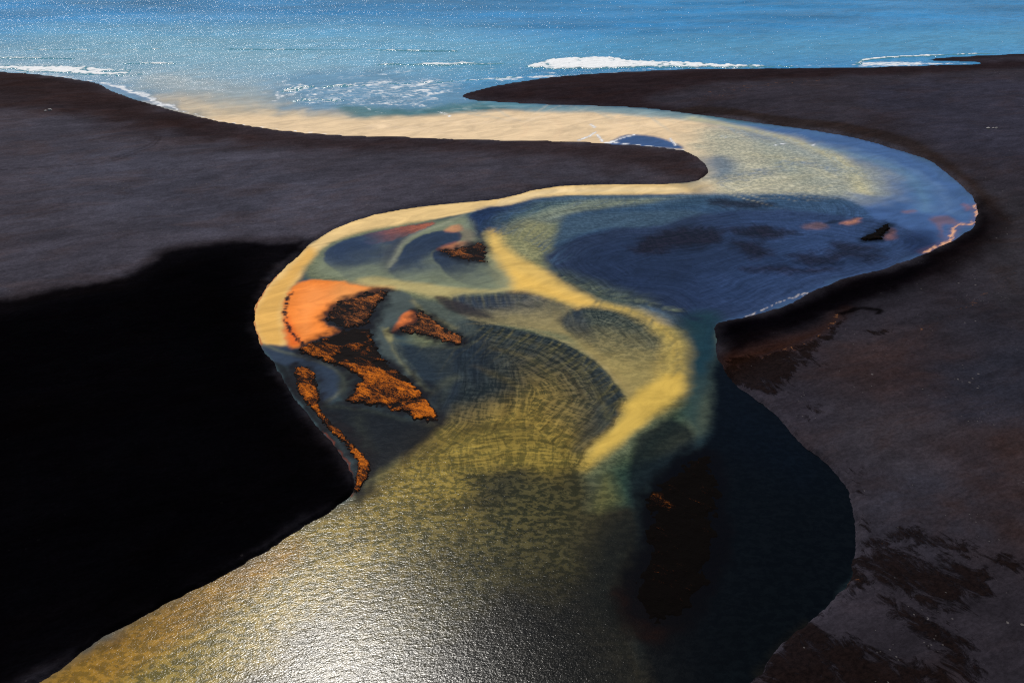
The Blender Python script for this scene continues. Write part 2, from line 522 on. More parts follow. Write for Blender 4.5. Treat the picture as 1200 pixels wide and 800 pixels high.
# silt plume in the mouth
paint([(160, 92), (200, 88), (260, 96), (330, 104), (380, 122), (430, 132), (420, 162), (300, 152), (215, 135), (180, 116)], (190, 186, 168), 30, 0.5, warp=10)
paint([(196, 116), (260, 122), (330, 129), (420, 139), (420, 162), (300, 154), (215, 138)], (232, 206, 166), 24, 0.85, warp=9)
paint([(330, 90), (460, 84), (545, 105), (560, 122), (480, 133), (400, 131), (340, 125)], (100, 148, 182), 16, 0.8, warp=6, ripple=1.6)
paint([(395, 124), (480, 128), (560, 120), (620, 124), (540, 134), (430, 139)], (70, 120, 120), 6, 0.7, warp=3)

# --- main tan current from the bend to the mouth
TAN = (240, 210, 166)
paint([(240, 138), (320, 137), (420, 139), (520, 134), (600, 129), (700, 127), (790, 134), (850, 146), (880, 160), (900, 190), (930, 212), (960, 222),
       (900, 226), (830, 228), (820, 206), (826, 196), (800, 178), (730, 172), (600, 167), (400, 161), (300, 152)], TAN, 6, 1.0, warp=2)
paint([(560, 119), (640, 124), (720, 126), (800, 133), (900, 147), (980, 158), (960, 162), (880, 152), (790, 139), (700, 132), (620, 131)], (92, 142, 158), 4, 0.8, warp=1)
# blue bend
BLUE = (66, 98, 148)  # deep-water blue with part of the sky reflection put into the colour
paint([(830, 142), (1000, 158), (1100, 194), (1150, 240), (1140, 270), (1080, 305), (950, 345), (840, 385), (760, 370), (700, 300), (760, 232),
       (900, 228), (960, 215), (930, 185), (890, 165)], BLUE, 9, 0.95, warp=3)
paint([(830, 150), (900, 160), (980, 180), (1040, 210), (1000, 235), (900, 232), (836, 226), (825, 205), (840, 190), (815, 178)], (190, 190, 166), 14, 0.85, warp=4, dune=0.55)
paint([(822, 186), (850, 183), (868, 196), (850, 210), (832, 206)], (90, 116, 140), 6, 0.8, warp=2)
paint([(810, 139), (870, 150), (930, 165), (980, 185), (1003, 205), (1010, 225)], (214, 202, 150), 5, 0.8, line=3.0, warp=1)
paint([(960, 172), (1030, 190), (1075, 215), (1085, 245)], (110, 150, 170), 7, 0.5, line=2.0, warp=2)
paint([(712, 171), (735, 158), (775, 162), (802, 174), (770, 173)], (56, 84, 130), 1.6, 1.0, warp=0.6)
for l in ([(600, 138), (618, 150), (612, 160)], [(640, 134), (658, 148), (650, 162)], [(725, 137), (732, 150), (712, 160)]):
    paint(l, (238, 204, 160), 3, 0.7, line=0.8, warp=0.5)
for l in ([(675, 165), (690, 160), (697, 155)], [(697, 149), (693, 146), (699, 150)], [(710, 168), (725, 163), (742, 158)], [(700, 158), (706, 166), (716, 167)],
          [(720, 167), (760, 172), (800, 176)], [(785, 162), (792, 170)], [(850, 161), (846, 160)], [(908, 170), (920, 168)], [(955, 169), (952, 170)]):
    paint(l, (214, 216, 220), 0.5, 0.9, line=0.6, warp=0.5, foam=0.95)

for q, c_ in (([(840, 215), (900, 214), (960, 205), (1010, 215)], (206, 196, 158)), ([(850, 160), (920, 172), (990, 198), (1030, 228)], (160, 172, 170)), ([(900, 232), (980, 232), (1050, 232), (1100, 245)], (96, 124, 164)),
              ([(1000, 175), (1060, 196), (1105, 225), (1118, 250)], (110, 140, 176)), ([(960, 250), (1030, 248), (1080, 255)], (44, 62, 104)), ([(880, 180), (930, 186), (975, 205)], (220, 206, 160)), ([(840, 200), (880, 205), (920, 200)], (120, 140, 150))):
    paint(q, c_, 5, 0.5, line=0.8, warp=2.5, fine=0.8)
# --- narrow bright band hugging the inner bank
STRAW = (234, 200, 136)
paint([(836, 228), (840, 212), (800, 215), (717, 216), (671, 217), (635, 220), (600, 229), (555, 236), (514, 240), (472, 245), (431, 253), (404, 262), (384, 271), (349, 299),
       (316, 331), (296, 365), (298, 385), (306, 404), (320, 406), (336, 404), (332, 387), (329.5, 370), (333.6, 354), (343, 335), (357, 318), (379, 293.5), (395, 282.5), (440, 271), (500, 259),
       (545, 250), (580, 244.5), (607, 238.5), (640, 231), (671, 228.5), (717, 228.5), (772, 227.7)], STRAW, 1.2, 1.0, dune=0, ripple=0.35, warp=0.4, fade=((770, 222), (850, 222)))
paint([(640, 222), (700, 220), (790, 220), (790, 225), (700, 225), (640, 228), (590, 240), (590, 234)], (242, 214, 160), 2, 0.8, warp=0.3)

paint([(360, 290), (335, 318), (316, 336), (296, 366), (298, 388), (308, 405), (334, 402), (330, 372), (336, 350), (352, 322), (372, 300)], (224, 172, 84), 2.5, 0.9, warp=0.4)
# --- mid-river: greenish shallows round the bright channel
OL = (116, 122, 92)
paint([(545, 255), (600, 242), (671, 230), (760, 230), (840, 230), (830, 262), (700, 270), (640, 300), (650, 345), (760, 380), (840, 385), (835, 440), (825, 510), (700, 560),
       (560, 640), (440, 600), (420, 570), (500, 510), (520, 450), (470, 380), (430, 340), (360, 325), (385, 285), (460, 265)], OL, 2.5, 1.0, dune=0.35, ripple=0.4, warp=1)
# bluish first shelf under the bank
paint([(552, 252), (569, 244), (600, 240), (640, 231), (717, 229), (900, 227), (1000, 236), (1000, 300), (900, 300), (830, 250), (740, 248), (690, 252), (640, 262), (600, 272), (572, 268), (556, 272), (545, 266)],
      (70, 98, 128), 3.0, 0.9, dune=0.6, warp=1, inner=((84, 108, 112), 9), hatch=True)
# paler ridge running between the two shelves
paint([(600, 262), (660, 240), (720, 234), (800, 233), (760, 240), (690, 250), (650, 262), (640, 285), (630, 300), (606, 300)], (140, 146, 122), 4, 0.75, dune=0.5, warp=1.5)
paint([(570, 285), (590, 262), (640, 262), (640, 300), (625, 316), (590, 305)], (150, 146, 100), 5, 0.8, dune=0.45, warp=2)
# second shelf
paint([(656, 262), (671, 251), (704, 244), (745, 240), (814, 231), (1000, 236), (1000, 300), (760, 290), (700, 282), (660, 290), (648, 285)], (50, 80, 110), 2.5, 0.85, dune=0.45, warp=1)
# dark blue lens
NAVY = (40, 51, 77)
paint([(640.5, 306), (649, 291), (671, 280), (704, 271.5), (734, 266), (772, 264), (830, 250), (930, 246), (1040, 262), (1095, 285), (1050, 310), (954, 338), (899, 362), (842, 382), (836, 420), (815, 440), (806, 400),
       (772, 362), (735, 356), (695, 350), (671, 335), (650, 320)], NAVY, 2.6, 0.97, dune=0.3, ripple=0.35, warp=1.2, inner=((33, 45, 72), 16), hatch=True)
paint([(860, 250), (1000, 244), (1100, 262), (1120, 285), (1040, 312), (950, 340), (890, 362), (860, 340), (900, 300)], (58, 82, 128), 22, 0.6, warp=4)
paint([(648, 318), (690, 330), (760, 352), (800, 385), (760, 372), (700, 358), (660, 338)], (96, 108, 86), 6, 0.6, dune=0.6, warp=2)
# rusty-brown mottled shoals that nearly surface in the lens
for q in ([(742, 288), (780, 270), (820, 268), (848, 272), (842, 284), (800, 292), (760, 297)], [(852, 270), (900, 266), (930, 274), (890, 278)],
          [(830, 238), (870, 234), (905, 240), (860, 245)], [(860, 285), (890, 282), (905, 300), (880, 306)], [(930, 300), (1000, 296), (1030, 302), (960, 310)],
          [(975, 286), (1010, 284), (1030, 292), (990, 296)], [(880, 320), (930, 312), (980, 314), (930, 322)], [(880, 268), (900, 264), (918, 268), (900, 272)]):
    paint(q, (30, 16, 20), 3.5, 0.75, dune=0.9, warp=3, fine=1.2)
# teal fringe
paint([(800, 372), (838, 366), (840, 395), (845, 420), (836, 450), (832, 490), (823, 518), (812, 505), (800, 495), (780, 485), (790, 440), (800, 410)], (28, 58, 64), 4.5, 0.85, dune=0.1, warp=1, ripple=0.5)
paint([(822, 380), (838, 376), (838, 405), (832, 440), (824, 460), (818, 420)], (24, 52, 64), 4, 0.8, warp=1)

# --- lobes with avalanche fronts (sharp down-current edges)
# lobe L4 beside the bright channel: navy at its steep left front, fading into pale crosshatched shallows
paint([(545, 267), (547, 258), (552, 252), (562, 246.5), (579, 242.5), (600, 240), (640, 232), (700, 230), (700, 262), (640, 270), (610, 300), (590, 306), (575, 304), (570, 290), (563, 280), (552, 274)],
      (28, 46, 82), 0.7, 0.97, dune=0.5, warp=0.4, hatch=True, fade=((552, 262), (596, 272)))
paint([(547, 268), (553, 262), (562, 268), (567, 284), (572, 303), (562, 300), (556, 282)], (22, 34, 62), 1.0, 0.85, dune=0.3, warp=0.4)
# lobe A
paint([(531, 347), (540, 344), (555, 341.8), (581, 340), (615, 340), (635, 346), (655, 354.5), (675, 362), (690, 376), (690, 398), (664, 392), (630, 386), (590, 380), (552, 376), (536, 362)], (150, 136, 92), 1.5, 0.95, dune=0.15, warp=0.4)
paint([(531, 347), (540, 344), (555, 341.8), (581, 340), (615, 340), (635, 346), (655, 354.5), (675, 362), (690, 376), (690, 398), (664, 392), (630, 386), (590, 380), (552, 376), (536, 362)],
      (50, 64, 80), 0.7, 0.97, dune=0.6, warp=0.4, hatch=True, fade=((598, 338), (622, 388)))
paint([(535, 348), (560, 344), (590, 346), (600, 356), (570, 362), (545, 362)], (40, 52, 68), 2.5, 0.7, dune=0.4, warp=0.6)
# right-hand lobe B riding over A, dunes fading down-left
paint([(668, 364), (675, 361), (701, 359.5), (721, 363), (748, 373), (771, 392), (781, 412), (779, 440), (755, 462), (735, 462), (710, 432), (690, 414), (672, 396), (660, 380)], (158, 140, 84), 2.0, 0.9, dune=0.2, warp=0.5)
paint([(668, 364), (675, 361), (701, 359.5), (721, 363), (748, 373), (771, 392), (781, 412), (779, 440), (755, 456), (735, 450), (710, 428), (690, 410), (672, 396), (660, 380)],
      (66, 80, 78), 1.0, 0.95, dune=0.9, warp=0.8, hatch=True, fade=((738, 362), (722, 446)))
paint([(655, 374), (668, 364), (680, 362), (688, 376), (700, 398), (706, 416), (690, 404), (670, 390)], (40, 50, 62), 2.0, 0.85, dune=0.4, warp=0.6, fade=((668, 366), (698, 416)))
# smooth straw bench between the lobes
paint([(600, 383), (630, 380), (664, 389), (692, 404), (720, 430), (746, 462), (738, 474), (731, 460), (718, 442), (701, 426), (681, 413.5), (655, 399), (625, 389)],
      (156, 138, 86), 1.8, 0.85, dune=0.12, warp=0.5, fade=((730, 460), (596, 372)))
# lobe C - the great crosshatched lobe
CL = [(536, 379), (541, 375.5), (550, 374), (565, 377), (598, 384), (625, 389.4), (655, 399.4), (681, 414), (701, 426), (718, 442.6), (731, 461), (736.5, 473), (728, 486), (708, 509), (690, 528), (677, 549), (640, 548), (600, 548),
      (540, 556), (480, 560), (470, 530), (515, 490), (530, 440), (534, 400)]
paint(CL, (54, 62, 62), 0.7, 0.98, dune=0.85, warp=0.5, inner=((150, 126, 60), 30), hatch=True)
paint([(545, 378), (600, 388), (640, 410), (610, 452), (570, 490), (520, 505), (525, 440), (538, 395)], (46, 57, 60), 10, 0.85, dune=0.85, warp=2)
paint([(480, 520), (540, 490), (620, 470), (690, 510), (672, 545), (600, 546), (540, 556), (460, 580)], (166, 138, 58), 9, 0.7, dune=0.7, warp=2)
paint([(690, 420), (722, 452), (735, 472), (726, 486), (700, 508), (680, 530), (672, 520), (700, 480), (700, 450)], (52, 58, 56), 3.0, 0.7, dune=0.4, warp=1)
paint([(548, 379), (580, 379.5), (607, 382.5), (632, 388.5), (662, 401), (690, 415), (711, 431), (726, 449)], (170, 152, 104), 0.8, 0.6, line=0.3, warp=0.4)
for q, c_ in (([(590, 392), (630, 402), (668, 425), (700, 460), (712, 488)], (112, 104, 64)), ([(575, 405), (620, 420), (650, 450), (668, 490)], (126, 110, 60)),
              ([(560, 430), (600, 450), (620, 490), (620, 530)], (130, 112, 58)), ([(610, 390), (650, 408), (690, 440), (715, 470)], (40, 46, 46))):
    paint(q, c_, 2.0, 0.5, line=0.4, warp=1.2, dune=0.6)
# left navy pool behind the lobe
paint([(440, 398), (500, 405), (548, 398), (562, 384), (545, 420), (540, 440), (535, 470), (512, 500), (496, 470), (470, 432), (450, 410)], (36, 46, 56), 2.2, 0.9, dune=0.35, warp=1)
paint([(548, 400), (572, 395), (580, 420), (556, 452), (545, 430)], (30, 40, 52), 3, 0.7, dune=0.4, warp=1)
# pale thread across the pool
paint([(462, 398), (490, 402), (530, 408), (556, 400)], (84, 88, 70), 1.5, 0.7, line=0.4, warp=0.4)
paint([(505, 462), (520, 448), (534, 442)], (92, 94, 72), 2.5, 0.6, line=0.6, warp=0.5)
paint([(512, 482), (520, 460), (524, 445), (520, 470)], (70, 76, 64), 1.6, 0.5, line=0.5, warp=0.5)

# --- the bright diagonal channel and its finger
GOLD = (232, 188, 92)
paint([(572, 270), (582, 272), (596, 290), (625, 310), (655, 328), (682, 343), (712, 357), (735, 362), (690, 359), (674, 360), (660, 354), (640, 347), (620, 340), (596, 338), (580, 330), (574, 300)],
      (222, 184, 98), 3.2, 0.95, dune=0.0, ripple=0.25, warp=1)
paint([(580, 306), (600, 314), (640, 334), (680, 350), (696, 357), (676, 358), (655, 350), (630, 341), (600, 334), (584, 322)], GOLD, 3.5, 0.9, dune=0, warp=0.6)
paint([(712, 357), (745, 362), (778, 378), (799, 402), (803, 428), (800, 455), (786, 478), (764, 484), (742, 482), (740, 470), (762, 456), (776, 440), (782, 412), (770, 390), (745, 371)], (206, 174, 84), 4.0, 0.9, dune=0.2, warp=1.2)
paint([(735, 474), (750, 460), (780, 440), (800, 440), (797, 462), (776, 480), (752, 498), (728, 518), (704, 538), (688, 551), (678, 554), (675, 550), (684, 538), (700, 516), (718, 496), (728, 486)],
      (206, 172, 80), 1.8, 0.95, dune=0, ripple=0.25, warp=0.5)
# green veil right of the finger
paint([(800, 470), (770, 490), (735, 520), (700, 550), (690, 600), (700, 640), (740, 600), (760, 560), (780, 520), (800, 500)], (44, 66, 48), 5, 0.8, dune=0.6, warp=1.5)
paint([(694, 574), (712, 558), (718, 585), (712, 612), (700, 640), (688, 648), (684, 615), (686, 590)], (120, 112, 54), 4, 0.6, dune=0.4, warp=1)
# lobe D
paint([(745, 512), (764, 498), (783, 490), (805, 498), (820, 520), (805, 534), (780, 552), (756, 574), (745, 600), (738, 580), (738, 545)], (12, 18, 24), 1.5, 0.85, dune=0.4, warp=0.6)
# deep navy-black pool on the right
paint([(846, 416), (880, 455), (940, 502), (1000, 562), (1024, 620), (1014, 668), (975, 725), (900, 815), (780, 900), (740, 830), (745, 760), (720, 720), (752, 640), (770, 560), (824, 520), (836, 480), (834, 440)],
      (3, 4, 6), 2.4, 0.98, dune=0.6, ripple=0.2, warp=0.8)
paint([(850, 435), (900, 482), (960, 540), (950, 575), (880, 540), (838, 500)], (4, 9, 17), 9, 0.8, warp=2)
paint([(960, 700), (900, 775), (860, 815), (850, 770), (900, 720)], (4, 9, 10), 6, 0.4, warp=2)
paint([(892, 790), (915, 760), (946, 732)], (28, 24, 12), 2, 0.6, line=0.5)

paint([(415, 584), (512, 512), (600, 500), (676, 550), (690, 600), (745, 600), (750, 760), (790, 900), (640, 1100), (-400, 1100), (45, 800), (256, 680)], (44, 40, 28), 2, 0.97, dune=0.4, ripple=0.55, warp=0.8)
def feather(line, vec, rgb, n, length, op=0.45, w=0.16, soft=0.5, spread=0.25, dune=None):
    """thin threads of silt trailing from a front"""
    L = np.array(smooth(line, False, 6))
    for k in range(n):
        i = rng.integers(0, len(L)); u, v = L[i] + rng.normal(0, 1.2, 2)
        ang = math.atan2(vec[1], vec[0]) + rng.normal(0, spread * 0.5); l_ = length * (0.4 + 0.9 * rng.random())
        du, dv = math.cos(ang) * l_, math.sin(ang) * l_
        b_ = rng.normal(0, 0.08)
        paint([(u, v), (u + du * .5 - dv * b_, v + dv * .5 + du * b_), (u + du, v + dv)], rgb, soft, op * (0.5 + 0.7 * rng.random()), line=w * (0.6 + rng.random()), warp=0.3, fine=0.15, fade=((u, v), (u + du, v + dv)), dune=dune)


feather([(655, 322), (690, 338), (740, 352), (785, 362), (815, 374)], (1, 0.05), (26, 40, 58), 150, 22, op=0.4, w=0.3)
feather([(660, 326), (700, 342), (745, 352), (790, 364)], (1, -0.1), (120, 128, 104), 90, 20, op=0.35, w=0.25)
feather([(650, 300), (668, 284), (704, 272), (740, 266)], (1, 0.35), (22, 32, 58), 40, 40)
feather([(572, 272), (600, 276), (630, 290), (650, 312)], (0.8, -0.6), (66, 92, 118), 60, 40)
feather([(600, 250), (640, 240), (700, 236), (760, 236)], (-0.9, 0.35), (60, 88, 122), 50, 44)
feather([(700, 352), (750, 366), (790, 395), (796, 430)], (-0.5, 0.8), (72, 82, 70), 70, 22, op=0.22, w=0.3)
feather([(540, 380), (600, 388), (655, 402), (700, 428), (732, 465)], (-0.55, 0.8), (36, 46, 52), 90, 40)
feather([(540, 380), (600, 388), (655, 402), (700, 428), (732, 465)], (-0.6, 0.5), (132, 122, 72), 70, 70, op=0.4)
feather([(536, 346), (581, 341), (635, 347), (670, 362)], (0.15, 1.0), (120, 116, 88), 60, 26, op=0.4)
feather([(460, 560), (540, 520), (620, 500), (680, 530)], (-1, 0.25), (70, 66, 40), 90, 34, op=0.4)
feather([(385, 300), (392, 318), (420, 332), (455, 336)], (1, 0.1), (150, 152, 120), 40, 40, op=0.35)
feather([(460, 320), (490, 332), (540, 340)], (0.8, -0.5), (120, 128, 108), 40, 34, op=0.35)
feather([(470, 340), (458, 370), (462, 400), (490, 440)], (0.5, 1), (96, 104, 92), 40, 40, op=0.4)
feather([(840, 214), (880, 200), (930, 190), (980, 200)], (1, 0.12), (90, 122, 160), 60, 60, op=0.4, w=0.3)
feather([(840, 224), (900, 226), (960, 224)], (1, -0.06), (216, 206, 166), 40, 70, op=0.4, w=0.3)
feather([(850, 150), (900, 158), (960, 176), (1000, 200)], (1, 0.4), (150, 170, 182), 50, 60, op=0.4, w=0.3)
feather([(850, 250), (950, 250), (1050, 260)], (-1, 0.1), (26, 38, 70), 60, 60, op=0.35, w=0.3)
feather([(900, 300), (960, 310), (1040, 300)], (-1, 0.1), (26, 38, 66), 60, 60, op=0.35, w=0.3)
feather([(420, 150), (520, 145), (620, 140), (720, 145)], (1, -0.05), (250, 222, 184), 40, 90, op=0.4, w=0.6, soft=1.0)
feather([(480, 130), (560, 126), (660, 128), (760, 136)], (1, 0.05), (160, 180, 180), 30, 90, op=0.4, w=0.6, soft=1.0)
# --- lower river: straw-coloured shoal, then bottle-dark deep water
paint([(415, 584), (470, 545), (512, 512), (540, 500), (600, 500), (660, 520), (678, 546), (640, 552), (590, 562), (560, 590), (500, 640), (420, 700), (300, 790), (200, 880), (-150, 1000), (-300, 1000), (-60, 880), (45, 806), (256, 680)],
      (152, 130, 58), 5.0, 0.92, dune=0.75, ripple=0.55, warp=2.5, fine=0.8)
paint([(480, 600), (560, 590), (620, 600), (600, 660), (520, 720), (440, 780), (380, 760), (420, 680)], (112, 100, 52), 14, 0.7, dune=0.9, warp=4)
paint([(45, 800), (170, 722), (330, 640), (350, 650), (260, 720), (150, 800), (0, 900), (-80, 880)], (152, 104, 22), 4, 0.6, dune=0.4, warp=1)
paint([(560, 572), (600, 556), (640, 550), (676, 556), (684, 600), (684, 660), (640, 690), (560, 720), (480, 790), (460, 770), (520, 690), (560, 620)], (88, 82, 48), 7, 0.7, dune=1.0, warp=4)
paint([(575, 562), (625, 550), (600, 575), (560, 594), (512, 604)], (44, 46, 36), 3.5, 0.7, dune=0.8, warp=1.5)
paint([(560, 700), (640, 660), (700, 660), (720, 700), (745, 750), (760, 800), (780, 900), (300, 960), (420, 830), (480, 770)], (22, 22, 20), 14, 0.92, dune=0.6, ripple=0.62, warp=4)
paint([(690, 650), (745, 580), (752, 640), (722, 700), (745, 750), (700, 720)], (18, 22, 20), 4, 0.7, dune=0.3, warp=1.5, ripple=0.6)

# --- left shallows between the rusty bars
paint([(300, 404), (335, 405), (352, 412), (365, 419), (390, 428), (402, 440), (402, 456), (390, 470), (380, 478), (374, 468), (374, 448), (362, 432), (346, 430), (326, 428), (312, 414)], (46, 58, 76), 1.0, 0.95, dune=0.1, ripple=0.25, warp=0.4)
paint([(306, 404), (335, 412), (370, 422), (398, 436), (404, 450), (395, 462), (380, 474), (383, 480)], (104, 108, 90), 1.2, 0.8, line=0.35, warp=0.4)
paint([(398, 438), (410, 430), (416, 440), (412, 452), (400, 466), (396, 455)], (48, 52, 44), 1.2, 0.8, warp=0.4)
paint([(372, 470), (400, 472), (440, 480), (480, 492), (510, 497), (520, 482), (512, 460), (500, 448), (520, 470), (512, 505), (470, 535), (440, 558), (420, 545), (396, 505), (378, 488)], (22, 24, 28), 2.2, 0.95, dune=0.4, ripple=0.25, warp=0.8)
paint([(376, 474), (400, 477), (440, 483), (475, 492)], (62, 68, 54), 1.6, 0.6, line=0.3, warp=0.4)
paint([(418, 490), (425, 515), (432, 528)], (56, 60, 48), 3, 0.5, line=0.6, warp=0.6)
paint([(318, 424), (336, 430), (344, 450), (356, 470), (384, 505), (405, 535), (414, 560), (404, 537), (376, 504), (346, 465), (325, 432)], (24, 25, 24), 0.8, 0.9, warp=0.3, ripple=0.2)
# stream threading between the two dark bars
paint([(455, 340), (480, 345), (488, 358), (482, 368), (466, 376), (460, 384), (458, 398), (468, 420), (488, 444), (506, 470), (512, 480), (500, 462), (476, 440), (452, 418), (440, 396), (434, 383), (440, 368), (446, 352)], (74, 84, 82), 1.0, 0.95, dune=0.1, ripple=0.25, warp=0.4)
paint([(448, 384), (456, 396), (466, 418), (486, 442), (500, 458)], (122, 122, 92), 1.0, 0.8, line=0.3, warp=0.3)
paint([(450, 388), (456, 384), (461, 397), (456, 400)], (150, 142, 96), 0.7, 0.8, warp=0.2)
paint([(484, 350), (492, 362), (510, 374), (530, 386), (550, 396), (560, 384), (540, 366), (510, 352)], (70, 80, 78), 1.6, 0.8, dune=0.2, warp=0.6)
paint([(484, 352), (498, 366), (520, 378), (534, 384)], (140, 132, 92), 1.4, 0.7, line=0.4, warp=0.4)
paint([(520, 352), (540, 354), (562, 362), (580, 372), (556, 370), (530, 364)], (44, 42, 44), 1.5, 0.8, dune=0.3, warp=0.7)
# lobes up-stream: each steep and dark on its left front, melting into pale green on the other side
paint([(384, 290), (440, 272), (520, 260), (548, 256), (556, 276), (580, 300), (600, 336), (540, 346), (480, 340), (430, 334), (396, 326), (372, 318)], (128, 136, 110), 3, 0.9, dune=0.08, ripple=0.2, warp=0.8)
paint([(418, 330), (440, 324), (500, 332), (560, 340), (600, 336), (580, 342), (545, 345), (515, 350), (470, 340), (440, 338)], (184, 168, 110), 2.0, 0.85, dune=0.05, warp=0.6)
paint([(380, 299), (384, 292), (395, 285), (408, 280), (453, 269), (507, 260.5), (500, 268), (480, 279), (466, 294), (462, 316), (440, 332), (415, 330), (396, 318), (382, 308)], (46, 62, 88), 0.7, 0.97, dune=0.15, warp=0.4, hatch=True, fade=((400, 284), (446, 338)))
paint([(381, 300), (386, 292), (396, 286), (420, 280), (440, 284), (440, 304), (410, 312), (390, 308)], (40, 55, 82), 4, 0.7, warp=1)
paint([(408, 280.4), (453, 269.4), (507, 260.6), (500, 267), (478, 276), (450, 284), (424, 286)], (176, 98, 66), 0.6, 0.9, dune=0.4, warp=0.5, fine=0.7, fade=((492, 262), (424, 286)))
paint([(444, 300), (466, 280), (482, 272), (470, 300), (460, 320)], (56, 58, 70), 3, 0.6, warp=1)
paint([(544, 252), (515, 263.5), (483, 276.5), (467, 292), (458, 312)], (160, 162, 136), 2.0, 0.75, line=0.5, warp=0.5)
paint([(456, 317), (464, 306.5), (472, 292), (485, 280), (504, 272.5), (520, 270), (537, 271.5), (541, 280), (524, 288), (510, 293), (506, 300), (520, 318), (545, 334), (500, 334), (470, 328)],
      (38, 54, 80), 0.7, 0.97, dune=0.15, warp=0.4, hatch=True, fade=((478, 286), (530, 340)))
paint([(462, 314), (474, 296), (490, 282), (512, 277), (512, 292), (500, 298), (496, 310), (484, 320)], (44, 56, 76), 3, 0.75, warp=0.8, fade=((474, 292), (520, 320)))
paint([(506, 299), (509, 294.5), (516, 291.5), (545, 302), (571, 309), (590, 330), (575, 338), (547, 333.5), (526, 323), (513, 310)], (36, 50, 74), 0.7, 0.97, dune=0.15, warp=0.4, hatch=True, fade=((516, 300), (592, 338)))
paint([(512, 293), (520, 288), (536, 283), (550, 284), (562, 298), (545, 298), (526, 294)], (190, 108, 68), 1.4, 0.8, warp=0.6, fade=((516, 292), (566, 296)))
paint([(520, 270), (528, 264.5), (538, 263.5), (541, 270), (532, 272)], (208, 140, 92), 1.2, 0.75, warp=0.4)
paint([(536, 264), (546, 268), (556, 276), (552, 290), (542, 282)], (120, 96, 84), 2, 0.5, warp=0.6)
paint([(510, 350), (520, 347), (535, 352), (562, 362), (582, 370), (560, 371), (535, 366)], (52, 44, 44), 1.2, 0.85, dune=0.3, warp=0.5, fade=((512, 350), (590, 372)))
# rust-orange flat
paint([(349, 332), (371, 328), (401, 330.6), (434, 337.5), (452, 338), (436, 344), (417, 352), (400, 360), (384, 370), (384, 382), (404, 390), (376, 396), (354, 406), (340, 405), (333, 388), (331, 365), (338, 346)],
      (244, 136, 50), 1.0, 1.0, dune=0, ripple=0.2, warp=0.6, fine=0.5, inner=((250, 152, 74), 9), hatch=True)
paint([(395, 332), (430, 336), (460, 337), (436, 344), (414, 350), (392, 352)], (224, 150, 80), 3, 0.7, warp=0.6)
paint([(332, 386), (336, 370), (346, 392), (352, 402), (340, 403)], (226, 92, 26), 1.5, 0.7, warp=0.6)
# dark weed line along the flat's edge
WEED = [(343, 344), (336, 354), (333, 366), (334, 378), (340, 390), (348, 398), (354, 404)]
for k in range(90):
    s = rng.random() * (len(WEED) - 1); i0 = int(s); fr = s - i0
    cx = WEED[i0][0] * (1 - fr) + WEED[i0 + 1][0] * fr + rng.normal(0, 1.3)
    cy = WEED[i0][1] * (1 - fr) + WEED[i0 + 1][1] * fr + rng.normal(0, 1.0)
    w_ = 0.9 + rng.random() * 2.0; h_ = 0.3 + rng.random() * 0.6
    paint([(cx - w_, cy + h_ * .2), (cx, cy - h_), (cx + w_, cy - h_ * .4), (cx + w_ * .3, cy + h_)], (26, 22, 22), 0.25, 0.95, warp=0.3, fine=0.35)
paint([(461, 389), (472, 368), (486, 364), (491, 377), (474, 383)], (222, 118, 56), 0.8, 0.95, warp=0.5, ripple=0.2)
# orange rim of the left bank
paint([(306, 404), (299, 386), (297, 374), (299, 362), (306, 347), (318, 330), (330, 317)], (170, 70, 24), 0.25, 0.8, line=0.22, warp=0.2)
paint([(376, 504), (390, 520), (404, 536), (411, 552), (416, 570), (409, 582)], (120, 50, 22), 0.2, 0.8, line=0.2, warp=0.3, fine=0.5)
# orange silt streaks in the blue bend
for q, c_, o_ in (([(939, 266), (955, 260), (970, 265), (955, 269)], (128, 92, 82), 0.6), ([(986, 263), (996, 258), (1009, 256), (1004, 262)], (196, 130, 96), 0.8),
                  ([(1056, 248), (1066, 246), (1073, 246.5), (1064, 250)], (130, 96, 96), 0.6), ([(1088, 256), (1110, 253), (1122, 262), (1104, 264), (1103, 278), (1096, 264)], (124, 88, 86), 0.6),
                  ([(1034, 280), (1043, 267), (1052, 279)], (140, 92, 80), 0.7), ([(1128, 238), (1137, 243), (1133, 247)], (140, 90, 90), 0.6)):
    paint(q, c_, 1.6, o_, warp=0.8, fine=0.6)
paint([(965, 262), (976, 258), (990, 258), (978, 262)], (12, 12, 24), 1.2, 0.8, warp=0.6)
paint([(1056, 285), (1075, 270), (1098, 272), (1104, 288), (1080, 298)], (20, 34, 70), 4, 0.7, warp=1)
for l in ([(1083, 296), (1108, 284), (1117, 274), (1121, 264), (1140, 261), (1145, 252), (1142, 240)],):
    paint(l, (246, 186, 140), 0.4, 0.95, line=0.45, warp=0.8, fine=1.0)
    paint(l, (150, 92, 80), 3.0, 0.4, line=0.6, warp=0.6)
for k in range(60):                                    # crumbs of foam along the shallow right shore
    s = rng.random()
    u = 868 + s * 82; v = 375 - s * 34 - (1 - abs(2 * s - 1)) * 2 + rng.normal(0, 0.7)
    if 0.42 < s < 0.6 and rng.random() < .7: continue
    paint([(u - 1, v), (u, v - .5), (u + 1.1, v - .4), (u + .2, v + .5)], (215, 205, 200), 0.25, 0.65, warp=0.2)
# peaty fringe round the right-hand shoal
paint([(750, 590), (760, 570), (800, 536), (832, 528), (846, 545), (852, 600), (836, 690), (780, 762), (746, 745), (719, 717), (719, 698), (738, 662), (750, 635)], (6, 3, 2), 2.5, 0.95, dune=0, ripple=0.35, warp=1)
paint([(719, 700), (738, 720), (770, 755), (800, 700), (770, 680), (740, 690)], (34, 14, 3), 3, 0.6, dune=0.8, warp=2, fine=1)

